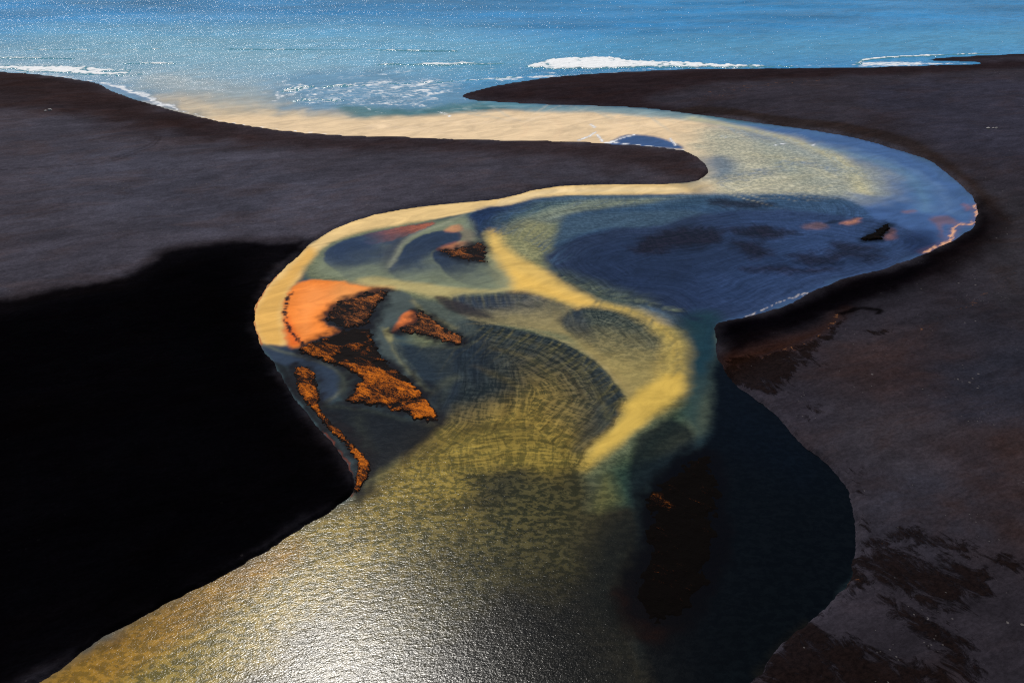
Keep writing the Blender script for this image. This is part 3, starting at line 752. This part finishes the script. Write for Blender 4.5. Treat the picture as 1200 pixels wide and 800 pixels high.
# wet brown aprons where the bars shelve under the water
for bar in BARS:
    dk = bar['mat'] is BAR_BLACK
    paint(bar['px'], (4, 2.5, 3) if dk else (24, 19, 20), 2.2, 0.92, dune=0.3, ripple=0.2, warp=1.4, fine=1.2, grow=1.0 if dk else 1.5)
# --- swash, foam streaks
WHITE = (215, 218, 222)
paint([(-60, 76), (40, 78), (110, 80), (160, 84), (166, 88), (120, 90), (60, 87), (0, 83), (-60, 79)], None, 10, 1.0, foam=1.0, warp=6)
paint([(-80, 72), (60, 74), (140, 79), (200, 88), (240, 100), (200, 102), (150, 96), (60, 88), (-80, 82)], None, 9, 1.0, foam=0.5, warp=6)
paint([(50, 88), (110, 95), (150, 103), (185, 117), (205, 128), (186, 121), (160, 111), (120, 98), (80, 92)], None, 5, 1.0, foam=1.0, warp=3)
paint([(120, 97), (150, 106), (190, 122), (240, 138), (300, 148), (400, 159)], None, 1.6, 1.0, line=0.8, foam=0.85, warp=1)
paint([(90, 92.6), (140, 102), (180, 117), (215, 131), (180, 121.5), (140, 108), (115, 97)], (110, 140, 175), 3, 0.7, warp=1, ripple=0.2)
for l, w_, f_ in (([(333, 107), (345, 101), (356, 98), (365, 103), (345, 108)], None, 0.8), ([(375, 103), (390, 99), (420, 100), (400, 103)], None, 0.75),
              ([(395, 115), (415, 109), (430, 113), (420, 118), (400, 119)], None, 0.75), ([(345, 118), (370, 117), (395, 118)], 1.2, 0.8), ([(323, 118), (328, 108)], 1.6, 0.7),
              ([(273, 121), (300, 119), (330, 118)], 0.9, 0.7), ([(463, 98), (520, 96), (600, 91), (650, 88.5)], 2.0, 0.85), ([(495, 110), (530, 105), (545, 104)], 1.2, 0.75),
              ([(400, 93), (440, 88), (480, 84)], 3.0, 0.55), ([(430, 126), (440, 131), (452, 134)], 0.8, 0.8), ([(512, 131), (525, 136), (520, 138)], 0.7, 0.9),
              ([(520, 126), (545, 128), (565, 130)], 0.8, 0.7), ([(177, 95), (220, 96), (257, 96)], 2.0, 0.55), ([(645, 92), (690, 87), (800, 83)], 1.5, 0.65),
              ([(420, 123), (450, 120), (470, 128)], 1.2, 0.55), ([(430, 112), (470, 113), (500, 118)], 1.4, 0.55)):
    if w_ is None: paint(l, None, 4, 1.0, foam=f_, warp=3)
    else: paint(l, None, 2.5, 1.0, line=w_, foam=f_, warp=2.5)
paint([(385, 100), (440, 92), (520, 90), (540, 98), (520, 112), (500, 124), (430, 126), (360, 122), (330, 116)], None, 10, 1.0, foam=0.47, warp=6)
paint([(110, 82), (170, 80), (230, 90), (260, 100), (220, 106), (180, 100), (140, 92)], None, 12, 1.0, foam=0.40, warp=6)
for k in range(44):
    u = 310 + rng.random() * 230; v = 92 + rng.random() * 34; L_ = 8 + rng.random() * 22; sl = -0.12 + rng.normal(0, 0.1)
    paint([(u, v), (u + L_ * .5, v + L_ * .5 * sl + rng.normal(0, .8)), (u + L_, v + L_ * sl)], None, 1.6, 1.0, line=0.7 + rng.random() * 0.9, foam=0.5 + 0.3 * rng.random(), warp=2.5, fine=0.8)
for k in range(16):
    u = -20 + rng.random() * 620; v = 46 + rng.random() * 34; L_ = 20 + rng.random() * 60
    paint([(u, v), (u + L_ * .5, v + rng.normal(0, .5)), (u + L_, v + rng.normal(0, .6))], None, 2.0, 1.0, line=0.8 + rng.random() * 0.8, foam=0.42 + 0.2 * rng.random(), warp=3)
for l, w_, f_ in (([(400, 86), (470, 83.5), (540, 82), (620, 80)], 2.2, 0.55), ([(-40, 64), (60, 63), (150, 64), (240, 62.5), (330, 63)], 2.6, 0.5), ([(540, 66), (620, 64), (700, 63), (800, 64), (900, 66)], 2.0, 0.45),
                  ([(260, 70), (330, 69), (420, 70)], 2.2, 0.5), ([(640, 86), (700, 83.4), (780, 81.5), (900, 80)], 1.6, 0.7), ([(560, 96), (600, 92.5), (660, 89)], 2.0, 0.7), ([(230, 104), (270, 106), (320, 112)], 2.0, 0.55), ([(900, 78.4), (960, 77.6), (1010, 77)], 1.4, 0.6)):
    paint(l, None, 3.0, 1.0, line=w_, foam=f_, warp=4, fine=1.0)
paint([(1002, 77), (1010, 73), (1040, 72), (1090, 73), (1140, 74), (1100, 76.5), (1040, 78.3)], None, 5, 1.0, foam=0.78, warp=3)
paint([(960, 5), (975, 4), (985, 6)], None, 5, 1.0, line=2, foam=0.45, warp=6)
paint([(925, 26), (945, 20)], None, 5, 1.0, line=2, foam=0.35, warp=6)

# gentle swell, dying towards the shore
off = np.clip(-shore[wk], 0, None)
sw = sstep(15, 140, off) * sstep(470, 600, WY)
wob = fbm(WX, WY, 160, 3, 77)
ph = (WY + 0.06 * WX) / 46.0 * 2 * math.pi + wob * 5.0
swell = (np.sin(ph) + 0.35 * np.sin(2 * ph + 0.8)) * 0.45 * sw * (0.6 + 0.5 * fbm(WX, WY, 90, 2, 15)) * sstep(2500, 1100, WY)
Wz = np.full(GX.shape, 0.0, dtype=F32); Wz[wk] = swell


def full(v, shape=()):
    o = np.zeros((len(GX),) + shape, dtype=F32); o[wk] = v; return o


wkeep = (shore < 0.8) & (GY > 20)
MOUTH = PP([(250, 141), (350, 133), (460, 128), (545, 113)])
# everything seaward of a line from the left point to the spit belongs to the sea
mouth_y = np.interp(GX, MOUTH[:, 0], MOUTH[:, 1])
mouth_y = np.where(GX > MOUTH[-1, 0], MOUTH[-1, 1] + 0.0, mouth_y)
kk = wkeep.reshape(NR, NC)
issea = (GY > mouth_y)
A = dict(dune=full(wdune), ripple=full(wrip), foam=full(wfoam), along=full(walong), across=full(wacross), hatched=full(whatch))
CW = full(wcol, (3,))


def water_part(name, flag):
    k = kk[:-1, :-1] | kk[1:, :-1] | kk[:-1, 1:] | kk[1:, 1:]
    s = flag.reshape(NR, NC)[:-1, :-1]
    r, c = np.nonzero(k & s)
    i0 = r * NC + c
    quads = np.stack([i0, i0 + 1, i0 + NC + 1, i0 + NC], axis=1)
    used = np.unique(quads)
    remap = np.full(NR * NC, -1, dtype=np.int64); remap[used] = np.arange(len(used))
    co = np.stack([GX[used], GY[used], Wz[used]], axis=1)
    return structure(raw_mesh(name, co, remap[quads], WATER, CW[used], {q: v[used] for q, v in A.items()}))


water_part('sea', issea)
water_part('river', ~issea)

# ------------------------------------------------------------------ the black sand
dS = shore
surf = sstep(425, 455, GY) * sstep(-260, -200, GX * 1.0 + 0 * GY) + sstep(470, 500, GY)
surf = np.clip(surf, 0, 1)
steep = 1 - surf
land = np.clip(dS, 0, None)
bank = sstep(-0.15, 0.9, land) * 0.85 * (1 + 0.35 * fbm(GX, GY, 30, 3, 141)) + 0.03 * np.minimum(land, 60)
beach = 0.045 * np.minimum(land, 45) + 0.012 * np.clip(land - 45, 0, 60)
z = steep * bank + surf * beach
z = z + sstep(2, 25, land) * (fbm(GX, GY, 45, 4, 101) * 0.55 + fbm(GX, GY, 11, 3, 111) * 0.16) * sstep(9000, 1500, GY)
z = np.where(dS < 0, np.maximum(dS * 0.35, -2.5) - 0.02, z + 0.0)
Gz = z.astype(F32)

gk = np.nonzero(dS > -6)[0]
SX, SY, SD = GX[gk], GY[gk], dS[gk]
sw1 = fbm(SX, SY, 14.0, 4, 201); sw2 = fbm(SX, SY, 14.0, 4, 233); sf1 = fbm(SX, SY, 2.6, 3, 207); sf2 = fbm(SX, SY, 2.6, 3, 211)
gcol = np.zeros((len(gk), 3), dtype=F32); gdry = np.ones(len(gk), dtype=F32)
gpeat = np.zeros(len(gk), dtype=F32); grust = np.zeros(len(gk), dtype=F32)


def soil(px, rgb, soft, op=1.0, dry=None, warp=1.0, line=None, fine=0.4, peat=None, rust=None):
    poly = smooth(PP(px), line is None, 4)
    marg = soft + warp * 2.5 + (line or 0) + 2
    x0, y0 = poly.min(0) - marg; x1, y1 = poly.max(0) + marg
    i = np.nonzero((SX > x0) & (SX < x1) & (SY > y0) & (SY < y1))[0]
    if len(i) == 0: return
    X = SX[i] + warp * sw1[i] + fine * sf1[i]; Y = SY[i] + warp * sw2[i] + fine * sf2[i]
    d = sdf_poly(X, Y, poly) if line is None else dist_line(X, Y, poly) - line
    a = sstep(soft, -soft, d) * op
    if peat is not None or rust is not None:
        for arr, val in ((gpeat, peat), (grust, rust)):
            if val is not None: arr[i] = np.maximum(arr[i], a * val)
        return
    a = a.astype(F32)
    gcol[i] = gcol[i] * (1 - a[:, None]) + lin(rgb)[None, :] * a[:, None]
    if dry is not None: gdry[i] = gdry[i] * (1 - a) + dry * a


gcol[:] = lin((63, 60, 67))[None, :]
# left upland / right upland
soil([(850, 136), (1000, 156), (1070, 178), (1140, 225), (1165, 260), (1100, 330), (1000, 370), (840, 420), (870, 460), (1000, 580), (1010, 640), (960, 725), (800, 900), (1300, 1000), (1800, 600), (1800, 40), (1200, 58),
      (1000, 74), (550, 100), (540, 120)], (48, 44, 50), 4, 1.0, warp=2)
soil([(1080, 175), (1170, 220), (1260, 300), (1260, 420), (1120, 500), (1000, 520), (930, 500), (980, 400), (1100, 340), (1170, 270)], (41, 38, 43), 14, 0.8, warp=5)
soil([(960, 540), (1100, 480), (1300, 460), (1400, 700), (1300, 900), (850, 900), (900, 800), (1010, 660)], (40, 36, 40), 10, 0.9, warp=4)
for q, c_ in (([(1000, 420), (1080, 410), (1110, 440), (1060, 470), (1000, 460)], (58, 44, 42)), ([(1090, 430), (1200, 400), (1240, 470), (1150, 500), (1080, 480)], (42, 43, 52)), ([(1000, 490), (1070, 480), (1100, 520), (1040, 560), (1000, 540)], (52, 48, 52)),
              ([(1100, 520), (1200, 510), (1240, 580), (1150, 600)], (50, 38, 36)), ([(1030, 570), (1120, 560), (1180, 610), (1100, 625), (1040, 610)], (48, 48, 56)), ([(1130, 600), (1240, 600), (1240, 650), (1150, 640)], (50, 36, 32)),
              ([(1100, 250), (1200, 230), (1300, 330), (1200, 380)], (44, 41, 44)), ([(1010, 110), (1200, 100), (1300, 180), (1150, 190)], (50, 49, 60)), ([(60, 190), (260, 190), (420, 230), (300, 270), (120, 260)], (66, 65, 74))):
    soil(q, c_, 14, 0.75, warp=7, fine=2.0)
# damp dark sea-side belt, left and on the spit
soil([(-300, 60), (0, 82), (90, 91), (130, 104), (220, 132), (300, 149), (400, 158), (600, 164), (800, 176), (835, 196), (822, 214), (760, 206), (600, 186), (420, 182), (300, 176), (160, 160), (90, 142), (0, 134), (-300, 128)], (46, 37, 38), 16, 0.95, dry=0.2, warp=6)
soil([(-200, 78), (0, 88), (100, 100), (160, 122), (250, 148), (220, 156), (120, 134), (0, 112), (-200, 110)], (42, 32, 32), 12, 0.8, warp=5)
soil([(540, 113), (600, 98), (700, 85), (900, 79), (1000, 78), (1180, 72), (1200, 82), (1000, 92), (880, 98), (800, 108), (760, 120), (850, 136), (700, 124)], (38, 29, 31), 9, 0.95, dry=0.2, warp=3)
soil([(790, 130), (850, 136), (900, 146), (980, 156), (1060, 176), (1120, 208), (1160, 250), (1180, 262), (1150, 222), (1080, 172), (1000, 150), (900, 136), (830, 126)], (42, 34, 32), 3, 0.9, dry=0.2, warp=1.5)
soil([(1080, 64), (1120, 66.5), (1200, 62), (1500, 50), (1500, 55), (1200, 66), (1120, 72), (1090, 71)], (34, 26, 28), 8, 0.9, warp=2)
# near-black tone over the flat on the left
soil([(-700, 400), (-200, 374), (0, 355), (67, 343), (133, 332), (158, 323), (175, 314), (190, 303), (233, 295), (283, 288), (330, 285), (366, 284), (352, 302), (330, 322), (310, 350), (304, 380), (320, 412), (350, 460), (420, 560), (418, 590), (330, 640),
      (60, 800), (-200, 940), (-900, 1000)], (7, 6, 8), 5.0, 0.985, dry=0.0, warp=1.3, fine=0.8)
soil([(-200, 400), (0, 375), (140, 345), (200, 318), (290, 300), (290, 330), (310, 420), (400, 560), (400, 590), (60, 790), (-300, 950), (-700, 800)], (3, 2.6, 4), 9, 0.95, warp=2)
soil([(175, 312), (192, 302), (233, 294.5), (283, 287), (345, 283)], (44, 36, 36), 5, 0.6, line=1, warp=1)
# black belt of ground colour on the right of the bend
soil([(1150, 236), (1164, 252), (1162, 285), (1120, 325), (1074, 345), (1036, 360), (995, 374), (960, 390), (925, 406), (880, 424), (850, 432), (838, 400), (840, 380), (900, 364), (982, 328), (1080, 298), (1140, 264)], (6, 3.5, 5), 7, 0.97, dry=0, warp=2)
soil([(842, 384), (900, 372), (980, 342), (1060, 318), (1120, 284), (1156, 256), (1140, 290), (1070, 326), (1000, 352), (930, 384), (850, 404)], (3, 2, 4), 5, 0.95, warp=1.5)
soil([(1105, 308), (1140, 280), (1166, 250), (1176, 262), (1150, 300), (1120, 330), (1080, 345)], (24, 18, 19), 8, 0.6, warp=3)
soil([(850, 424), (880, 414), (930, 400), (960, 388), (985, 372), (992, 366), (986, 378), (960, 398), (930, 412), (890, 426), (864, 440)], (44, 24, 14), 4, 0.85, dry=0, warp=1.4)
soil([(846, 428), (880, 420), (930, 412), (968, 392), (994, 374), (988, 395), (960, 414), (940, 442), (905, 464), (890, 464), (866, 452)], None, 3.0, 1, warp=2, peat=0.75)
soil([(930, 420), (960, 410), (985, 400), (1000, 430), (960, 470), (930, 500), (900, 480)], None, 6.0, 1, warp=2, peat=0.30)
soil([(890, 424), (920, 414), (940, 410), (966, 394), (985, 376), (992, 370)], None, 1.2, 1, line=0.5, warp=1.2, fine=1.0, rust=0.75)
soil([(860, 440), (890, 430), (930, 424)], None, 2.0, 1, line=1.0, warp=1.2, fine=1.0, rust=0.4)
soil([(988, 372), (1000, 366), (1024, 369), (1030, 373)], (6, 4, 5), 0.8, 0.95, line=1.2, warp=1.0, fine=0.8)
soil([(1000, 394), (1030, 392), (1060, 397), (1030, 401)], None, 3, 1, warp=3, peat=0.5)
soil([(1072, 404), (1080, 393), (1094, 391), (1096, 378), (1112, 378), (1120, 370), (1142, 360), (1165, 346), (1182, 336), (1200, 325), (1230, 312)], None, 2.0, 1, line=0.5, warp=2.2, fine=1.2, rust=0.62)
soil([(1040, 396), (1072, 400), (1094, 386), (1120, 368), (1165, 345), (1200, 326)], None, 6, 1, line=2, warp=2, rust=0.28)
for q, w_ in (([(1004, 642), (1030, 626), (1070, 628), (1120, 634), (1160, 650), (1200, 660), (1230, 668), (1230, 684), (1160, 668), (1130, 648), (1060, 638), (1030, 642), (1010, 654)], 0.72),
             ([(1000, 650), (1060, 636), (1130, 650), (1160, 690), (1130, 710), (1090, 720), (1050, 705), (1000, 690)], 0.50),
             ([(950, 728), (990, 740), (1020, 756), (1060, 772), (1110, 790), (1140, 830), (1100, 880), (880, 880), (860, 830), (910, 768)], 0.72),
             ([(1040, 700), (1100, 720), (1150, 760), (1170, 830), (1110, 840), (1080, 780), (1030, 730)], 0.45),
             ([(1180, 655), (1230, 665), (1230, 700), (1180, 680)], 0.5), ([(1000, 600), (1012, 604), (1024, 612), (1010, 620), (1003, 612)], 0.7),
             ([(975, 545), (1000, 540), (1015, 552), (990, 560)], 0.4), ([(940, 480), (958, 470), (975, 480), (955, 492)], 0.35),
             ([(915, 470), (940, 474), (948, 490), (935, 500)], 0.45), ([(1000, 655), (985, 690), (1000, 704), (1040, 700), (1040, 660)], 0.6)):
    soil(q, None, 4.5, 1, warp=2.5, fine=1.4, peat=min(0.8, w_ + 0.1))
soil([(930, 505), (965, 538), (1000, 575), (1012, 620), (1010, 660), (985, 705), (930, 752)], None, 3.0, 1, line=1.0, warp=2, fine=1.2, peat=0.5)
soil([(985, 694), (1000, 676), (1015, 690), (1004, 702)], None, 2.5, 1, warp=1.2, rust=0.5)
soil([(1030, 640), (1060, 650), (1100, 680), (1130, 700)], None, 4, 1, line=1, warp=2, rust=0.35)
soil([(800, 118), (840, 108), (900, 97), (960, 93), (1010, 94), (940, 102), (880, 112), (826, 124)], None, 6, 1, warp=4, rust=0.35)
# wheel tracks
for l in ([(130, 192), (158, 182), (178, 173), (186, 165)], [(134, 194), (162, 184), (183, 174), (190, 165)], [(0, 206), (60, 203), (120, 196)], [(60, 126), (100, 137), (140, 148)],
          [(1000, 82), (900, 95), (820, 106), (760, 112)], [(700, 110), (800, 101), (900, 90)]):
    soil(l, (34, 30, 33), 0.8, 0.55, line=0.5, warp=0.6)
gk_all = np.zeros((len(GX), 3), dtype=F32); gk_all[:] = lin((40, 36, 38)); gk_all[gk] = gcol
gd_all = np.ones(len(GX), dtype=F32); gd_all[gk] = gdry
gp_all = np.zeros(len(GX), dtype=F32); gp_all[gk] = gpeat
gr_all = np.zeros(len(GX), dtype=F32); gr_all[gk] = grust
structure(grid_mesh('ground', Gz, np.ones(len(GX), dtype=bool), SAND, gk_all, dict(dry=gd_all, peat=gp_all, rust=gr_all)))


# ------------------------------------------------------------------ bars of sand that break the surface, and breaking waves
def mound(name, px, mat, height, edge, label, cat, group=None, rag=0.8, ragscale=3.0, spacing=0.22, bumpy=0.12, sink=0.25, seed=0, sm=True, hollow=0.0, spots=()):
    poly = PP(px)
    if sm: poly = smooth(poly, True, 4)
    lo = poly.min(0) - 3 * rag - 1; hi = poly.max(0) + 3 * rag + 1
    nx = max(6, int((hi[0] - lo[0]) / spacing)); ny = max(6, int((hi[1] - lo[1]) / spacing))
    gx, gy = np.meshgrid(np.linspace(lo[0], hi[0], nx), np.linspace(lo[1], hi[1], ny))
    gx = gx.ravel().astype(F32); gy = gy.ravel().astype(F32)
    d = sdf_poly(gx, gy, poly) + rag * (fbm(gx, gy, ragscale, 4, 300 + seed) + 1.0 * fbm(gx, gy, ragscale * 0.28, 3, 330 + seed))
    zz = -sink + (height + sink) * sstep(edge * 0.4, -edge, d) + bumpy * fbm(gx, gy, 2.4, 4, 360 + seed) * sstep(0, -edge, d)
    if hollow:
        zz = zz - hollow * sstep(0.15, 0.6, fbm(gx * 0.6, gy, 7.0, 4, 390 + seed))
    top = sstep(-0.02, height, zz)
    rust = np.zeros(gx.shape, dtype=F32)
    for (u, v, r_, val) in spots:
        cx_, cy_ = P(u, v)
        rust += val * np.exp(-((gx - cx_) ** 2 + (gy - cy_) ** 2) / (r_ * r_))
    keep = (zz > -sink * 0.6).reshape(ny, nx)
    q = keep[:-1, :-1] | keep[1:, :-1] | keep[:-1, 1:] | keep[1:, 1:]
    r, c = np.nonzero(q); i0 = r * nx + c
    quads = np.stack([i0, i0 + 1, i0 + nx + 1, i0 + nx], axis=1)
    used = np.unique(quads); remap = np.full(nx * ny, -1, dtype=np.int64); remap[used] = np.arange(len(used))
    cx, cy = float(gx[used].mean()), float(gy[used].mean())
    co = np.stack([gx[used] - cx, gy[used] - cy, zz[used]], axis=1)
    ob = raw_mesh(name, co, remap[quads], mat, None, dict(top=top[used], rust=rust[used]))
    ob.location = (cx, cy, 0)
    ob['label'] = label; ob['category'] = cat
    if group: ob['group'] = group
    return ob


for bar in BARS:
    mound('sandbar', cat='sandbar', group=G1, **bar)

G2 = 'waves breaking along the beach'
mound('breaking_wave', [(617, 78.5), (632, 72.5), (660, 68.5), (700, 67.2), (722, 68.5), (745, 71.5), (800, 73.5), (867, 76.3), (930, 78.6), (800, 79.6), (733, 80), (670, 81.5)], FOAM, 0.9, 4, 'largest white breaker rolling in just off the dark spit', 'wave', G2, rag=2.0, ragscale=9, spacing=1.0, bumpy=0.35, seed=11, hollow=0.25)
mound('breaking_wave', band([(442, 76.4), (460, 75.2), (480, 76.1), (505, 75), (522, 75.8), (545, 74.4), (566, 75.3), (590, 74.4)], [0.4, 1.0, 0.8, 1.7, 1.9, 1.3, 0.9, 0.3]), FOAM, 0.8, 5, 'thin white breaker in the sea straight off the river mouth', 'wave', G2, rag=1.2, ragscale=7, spacing=0.9, bumpy=0.25, seed=12, hollow=0.3)
mound('breaking_wave', band([(146, 75), (170, 74.6), (200, 75), (206, 75.2)], [0.6, 1.1, 0.8, 0.4]), FOAM, 0.9, 4, 'short wave crest with foam just off the left beach end', 'wave', G2, rag=1.2, ragscale=7, spacing=0.9, bumpy=0.2, seed=13)
mound('breaking_wave', band([(-60, 68), (0, 68), (40, 68.2), (82, 69)], [0.9, 1.0, 1.0, 0.4]), FOAM, 0.8, 5, 'low green wave crest at the far left beside the black beach', 'wave', G2, rag=1.0, ragscale=8, spacing=0.9, bumpy=0.2, seed=14)
mound('breaking_wave', band([(1004, 75), (1016, 70), (1045, 67.5), (1090, 65.4), (1130, 63.8), (1165, 63)], [0.6, 1.3, 1.2, 0.9, 1.0, 0.5]), FOAM, 0.7, 4, 'white breaker curling round the small black point at the far right', 'wave', G2, rag=1.4, ragscale=8, spacing=1.0, bumpy=0.2, seed=15)
mound('breaking_wave', band([(332, 107.5), (345, 105), (358, 102), (370, 101.5)], [0.5, 1.8, 2.4, 0.6]), FOAM, 0.8, 5, 'tufted white breaker at the left of the river mouth', 'wave', G2, rag=3.0, ragscale=5, spacing=0.7, bumpy=0.3, seed=16, hollow=0.4)
mound('breaking_wave', band([(374, 103.6), (395, 100.5), (425, 101)], [0.4, 1.2, 0.4]), FOAM, 0.7, 4, 'small white breaker in the middle of the river mouth', 'wave', G2, rag=1.5, ragscale=5, spacing=0.8, bumpy=0.25, seed=17)
mound('breaking_wave', band([(270, 57.3), (310, 58.2), (360, 58), (430, 58.6), (500, 59.4), (530, 59.6)], [0.3, 0.7, 0.8, 0.6, 0.7, 0.3]), FOAM, 0.5, 4, 'long faint glittering wave crest farthest out from the mouth', 'wave', G2, rag=1.5, ragscale=10, spacing=1.2, bumpy=0.3, seed=18)
mound('breaking_wave', band([(30, 58.8), (80, 58.2), (130, 58.8), (185, 57.4)], [0.4, 0.8, 0.7, 0.3]), FOAM, 0.5, 4, 'faint glittering wave crest farthest out on the left', 'wave', G2, rag=1.5, ragscale=10, spacing=1.2, bumpy=0.3, seed=19)

mound('breaking_wave', band([(462, 98.3), (500, 97.2), (545, 94.6), (590, 91.6), (640, 88.8), (700, 86)], [0.4, 0.9, 0.8, 0.9, 0.7, 0.3]), FOAM, 0.45, 4, 'thin curved line of surf washing up round the tip of the dark spit', 'wave', G2, rag=1.5, ragscale=7, spacing=0.8, bumpy=0.2, seed=20, hollow=0.2)
mound('breaking_wave', [(-60, 77), (20, 76.5), (80, 78), (130, 80), (168, 86), (150, 89), (110, 88), (50, 85.5), (0, 82.5), (-60, 78.5)], FOAM, 0.5, 7, 'broad sheet of white surf running up the far left beach', 'wave', G2, rag=3.0, ragscale=9, spacing=0.8, bumpy=0.25, seed=21, hollow=0.5)
mound('breaking_wave', band([(345, 118.6), (365, 117), (385, 118), (400, 117.5)], [0.4, 1.2, 0.9, 0.3]), FOAM, 0.6, 3, 'small curl of surf nearest the tan water in the river mouth', 'wave', G2, rag=2, ragscale=5, spacing=0.7, bumpy=0.25, seed=22, hollow=0.3)

# ------------------------------------------------------------------ a few stones on the open sand
def sand_z(x, y):
    i = int(np.argmin((GX - x) ** 2 + (GY - y) ** 2)); return float(Gz[i])


STONE = NT('stone'); _n = STONE.noise(STONE.pos(), 2.5, 5, 0.7)
STONE.principled(Base_Color=STONE.mix(_n, (0.16, 0.15, 0.15, 1), (0.42, 0.40, 0.39, 1)), Roughness=0.85)
for (u, v, r_, lab, grp) in ((60, 134.6, 1.0, 'larger of two pale stones on the left sand flat below the foam', None), (55, 136, 0.75, 'smaller of two pale stones on the left sand flat below the foam', None),
                             (1156, 157, 0.9, 'pale stone of a little row on the grey right bank', 'stones on the right bank'), (1162, 156.6, 0.6, 'pale stone of a little row on the grey right bank', 'stones on the right bank'),
                             (1166, 156.4, 0.6, 'pale stone of a little row on the grey right bank', 'stones on the right bank')):
    bm = bmesh.new(); bmesh.ops.create_icosphere(bm, subdivisions=3, radius=r_)
    ox, oy = P(u, v)
    for w in bm.verts:
        k = 1 + 0.22 * math.sin(w.co.x * 3 / r_ + u) * math.sin(w.co.y * 2.3 / r_ + v) + 0.12 * math.sin(w.co.z * 5 / r_ + u)
        w.co *= k; w.co.z *= 0.62
    me = bpy.data.meshes.new('stone'); bm.to_mesh(me); bm.free(); me.materials.append(STONE.m)
    ob = bpy.data.objects.new('stone', me); COL.objects.link(ob); ob.location = (ox, oy, sand_z(ox, oy) + 0.2 * r_)
    ob['label'] = lab; ob['category'] = 'stone'
    if grp: ob['group'] = grp

# ------------------------------------------------------------------ light, sky, camera
SUN_EL = math.radians(57.0)
SUN_AZ = math.radians(-18.0)          # left of the viewing direction (+Y)
world = bpy.data.worlds.new('World'); scene.world = world; world.use_nodes = True
wn = world.node_tree; wn.nodes.clear()
sky = wn.nodes.new('ShaderNodeTexSky'); sky.sky_type = 'NISHITA'; sky.sun_disc = False
sky.sun_elevation = SUN_EL; sky.sun_rotation = SUN_AZ
sky.air_density = 1.0; sky.dust_density = 0.0; sky.ozone_density = 2.0
bg = wn.nodes.new('ShaderNodeBackground'); bg.inputs[1].default_value = 0.05
wo = wn.nodes.new('ShaderNodeOutputWorld')
wn.links.new(sky.outputs[0], bg.inputs[0]); wn.links.new(bg.outputs[0], wo.inputs[0])
sd = bpy.data.lights.new('sun', 'SUN'); sd.energy = 5.0; sd.angle = math.radians(0.53); sd.color = (1.0, 0.955, 0.89)
so = bpy.data.objects.new('sun', sd); COL.objects.link(so)
sdir = Vector((math.sin(SUN_AZ) * math.cos(SUN_EL), math.cos(SUN_AZ) * math.cos(SUN_EL), math.sin(SUN_EL)))
so.rotation_euler = (-sdir).to_track_quat('-Z', 'Y').to_euler()
so.location = sdir * 500

cd = bpy.data.cameras.new('camera'); cd.sensor_fit = 'HORIZONTAL'; cd.sensor_width = 36.0
cd.lens = 36.0 * FPX / 1200.0; cd.clip_start = 0.5; cd.clip_end = 80000
co = bpy.data.objects.new('camera', cd); COL.objects.link(co)
co.location = (0, 0, CAM_H); co.rotation_euler = (math.pi / 2 - PITCH, 0, 0)
scene.camera = co
scene.cycles.use_denoising = False
scene.cycles.max_bounces = 4
scene.cycles.use_adaptive_sampling = False
scene.cycles.pixel_filter_type = 'BLACKMAN_HARRIS'
scene.cycles.filter_width = 1.15

vs = scene.view_settings
vs.view_transform = 'Standard'; vs.look = 'None'; vs.exposure = -0.45; vs.gamma = 1.0; vs.use_curve_mapping = False
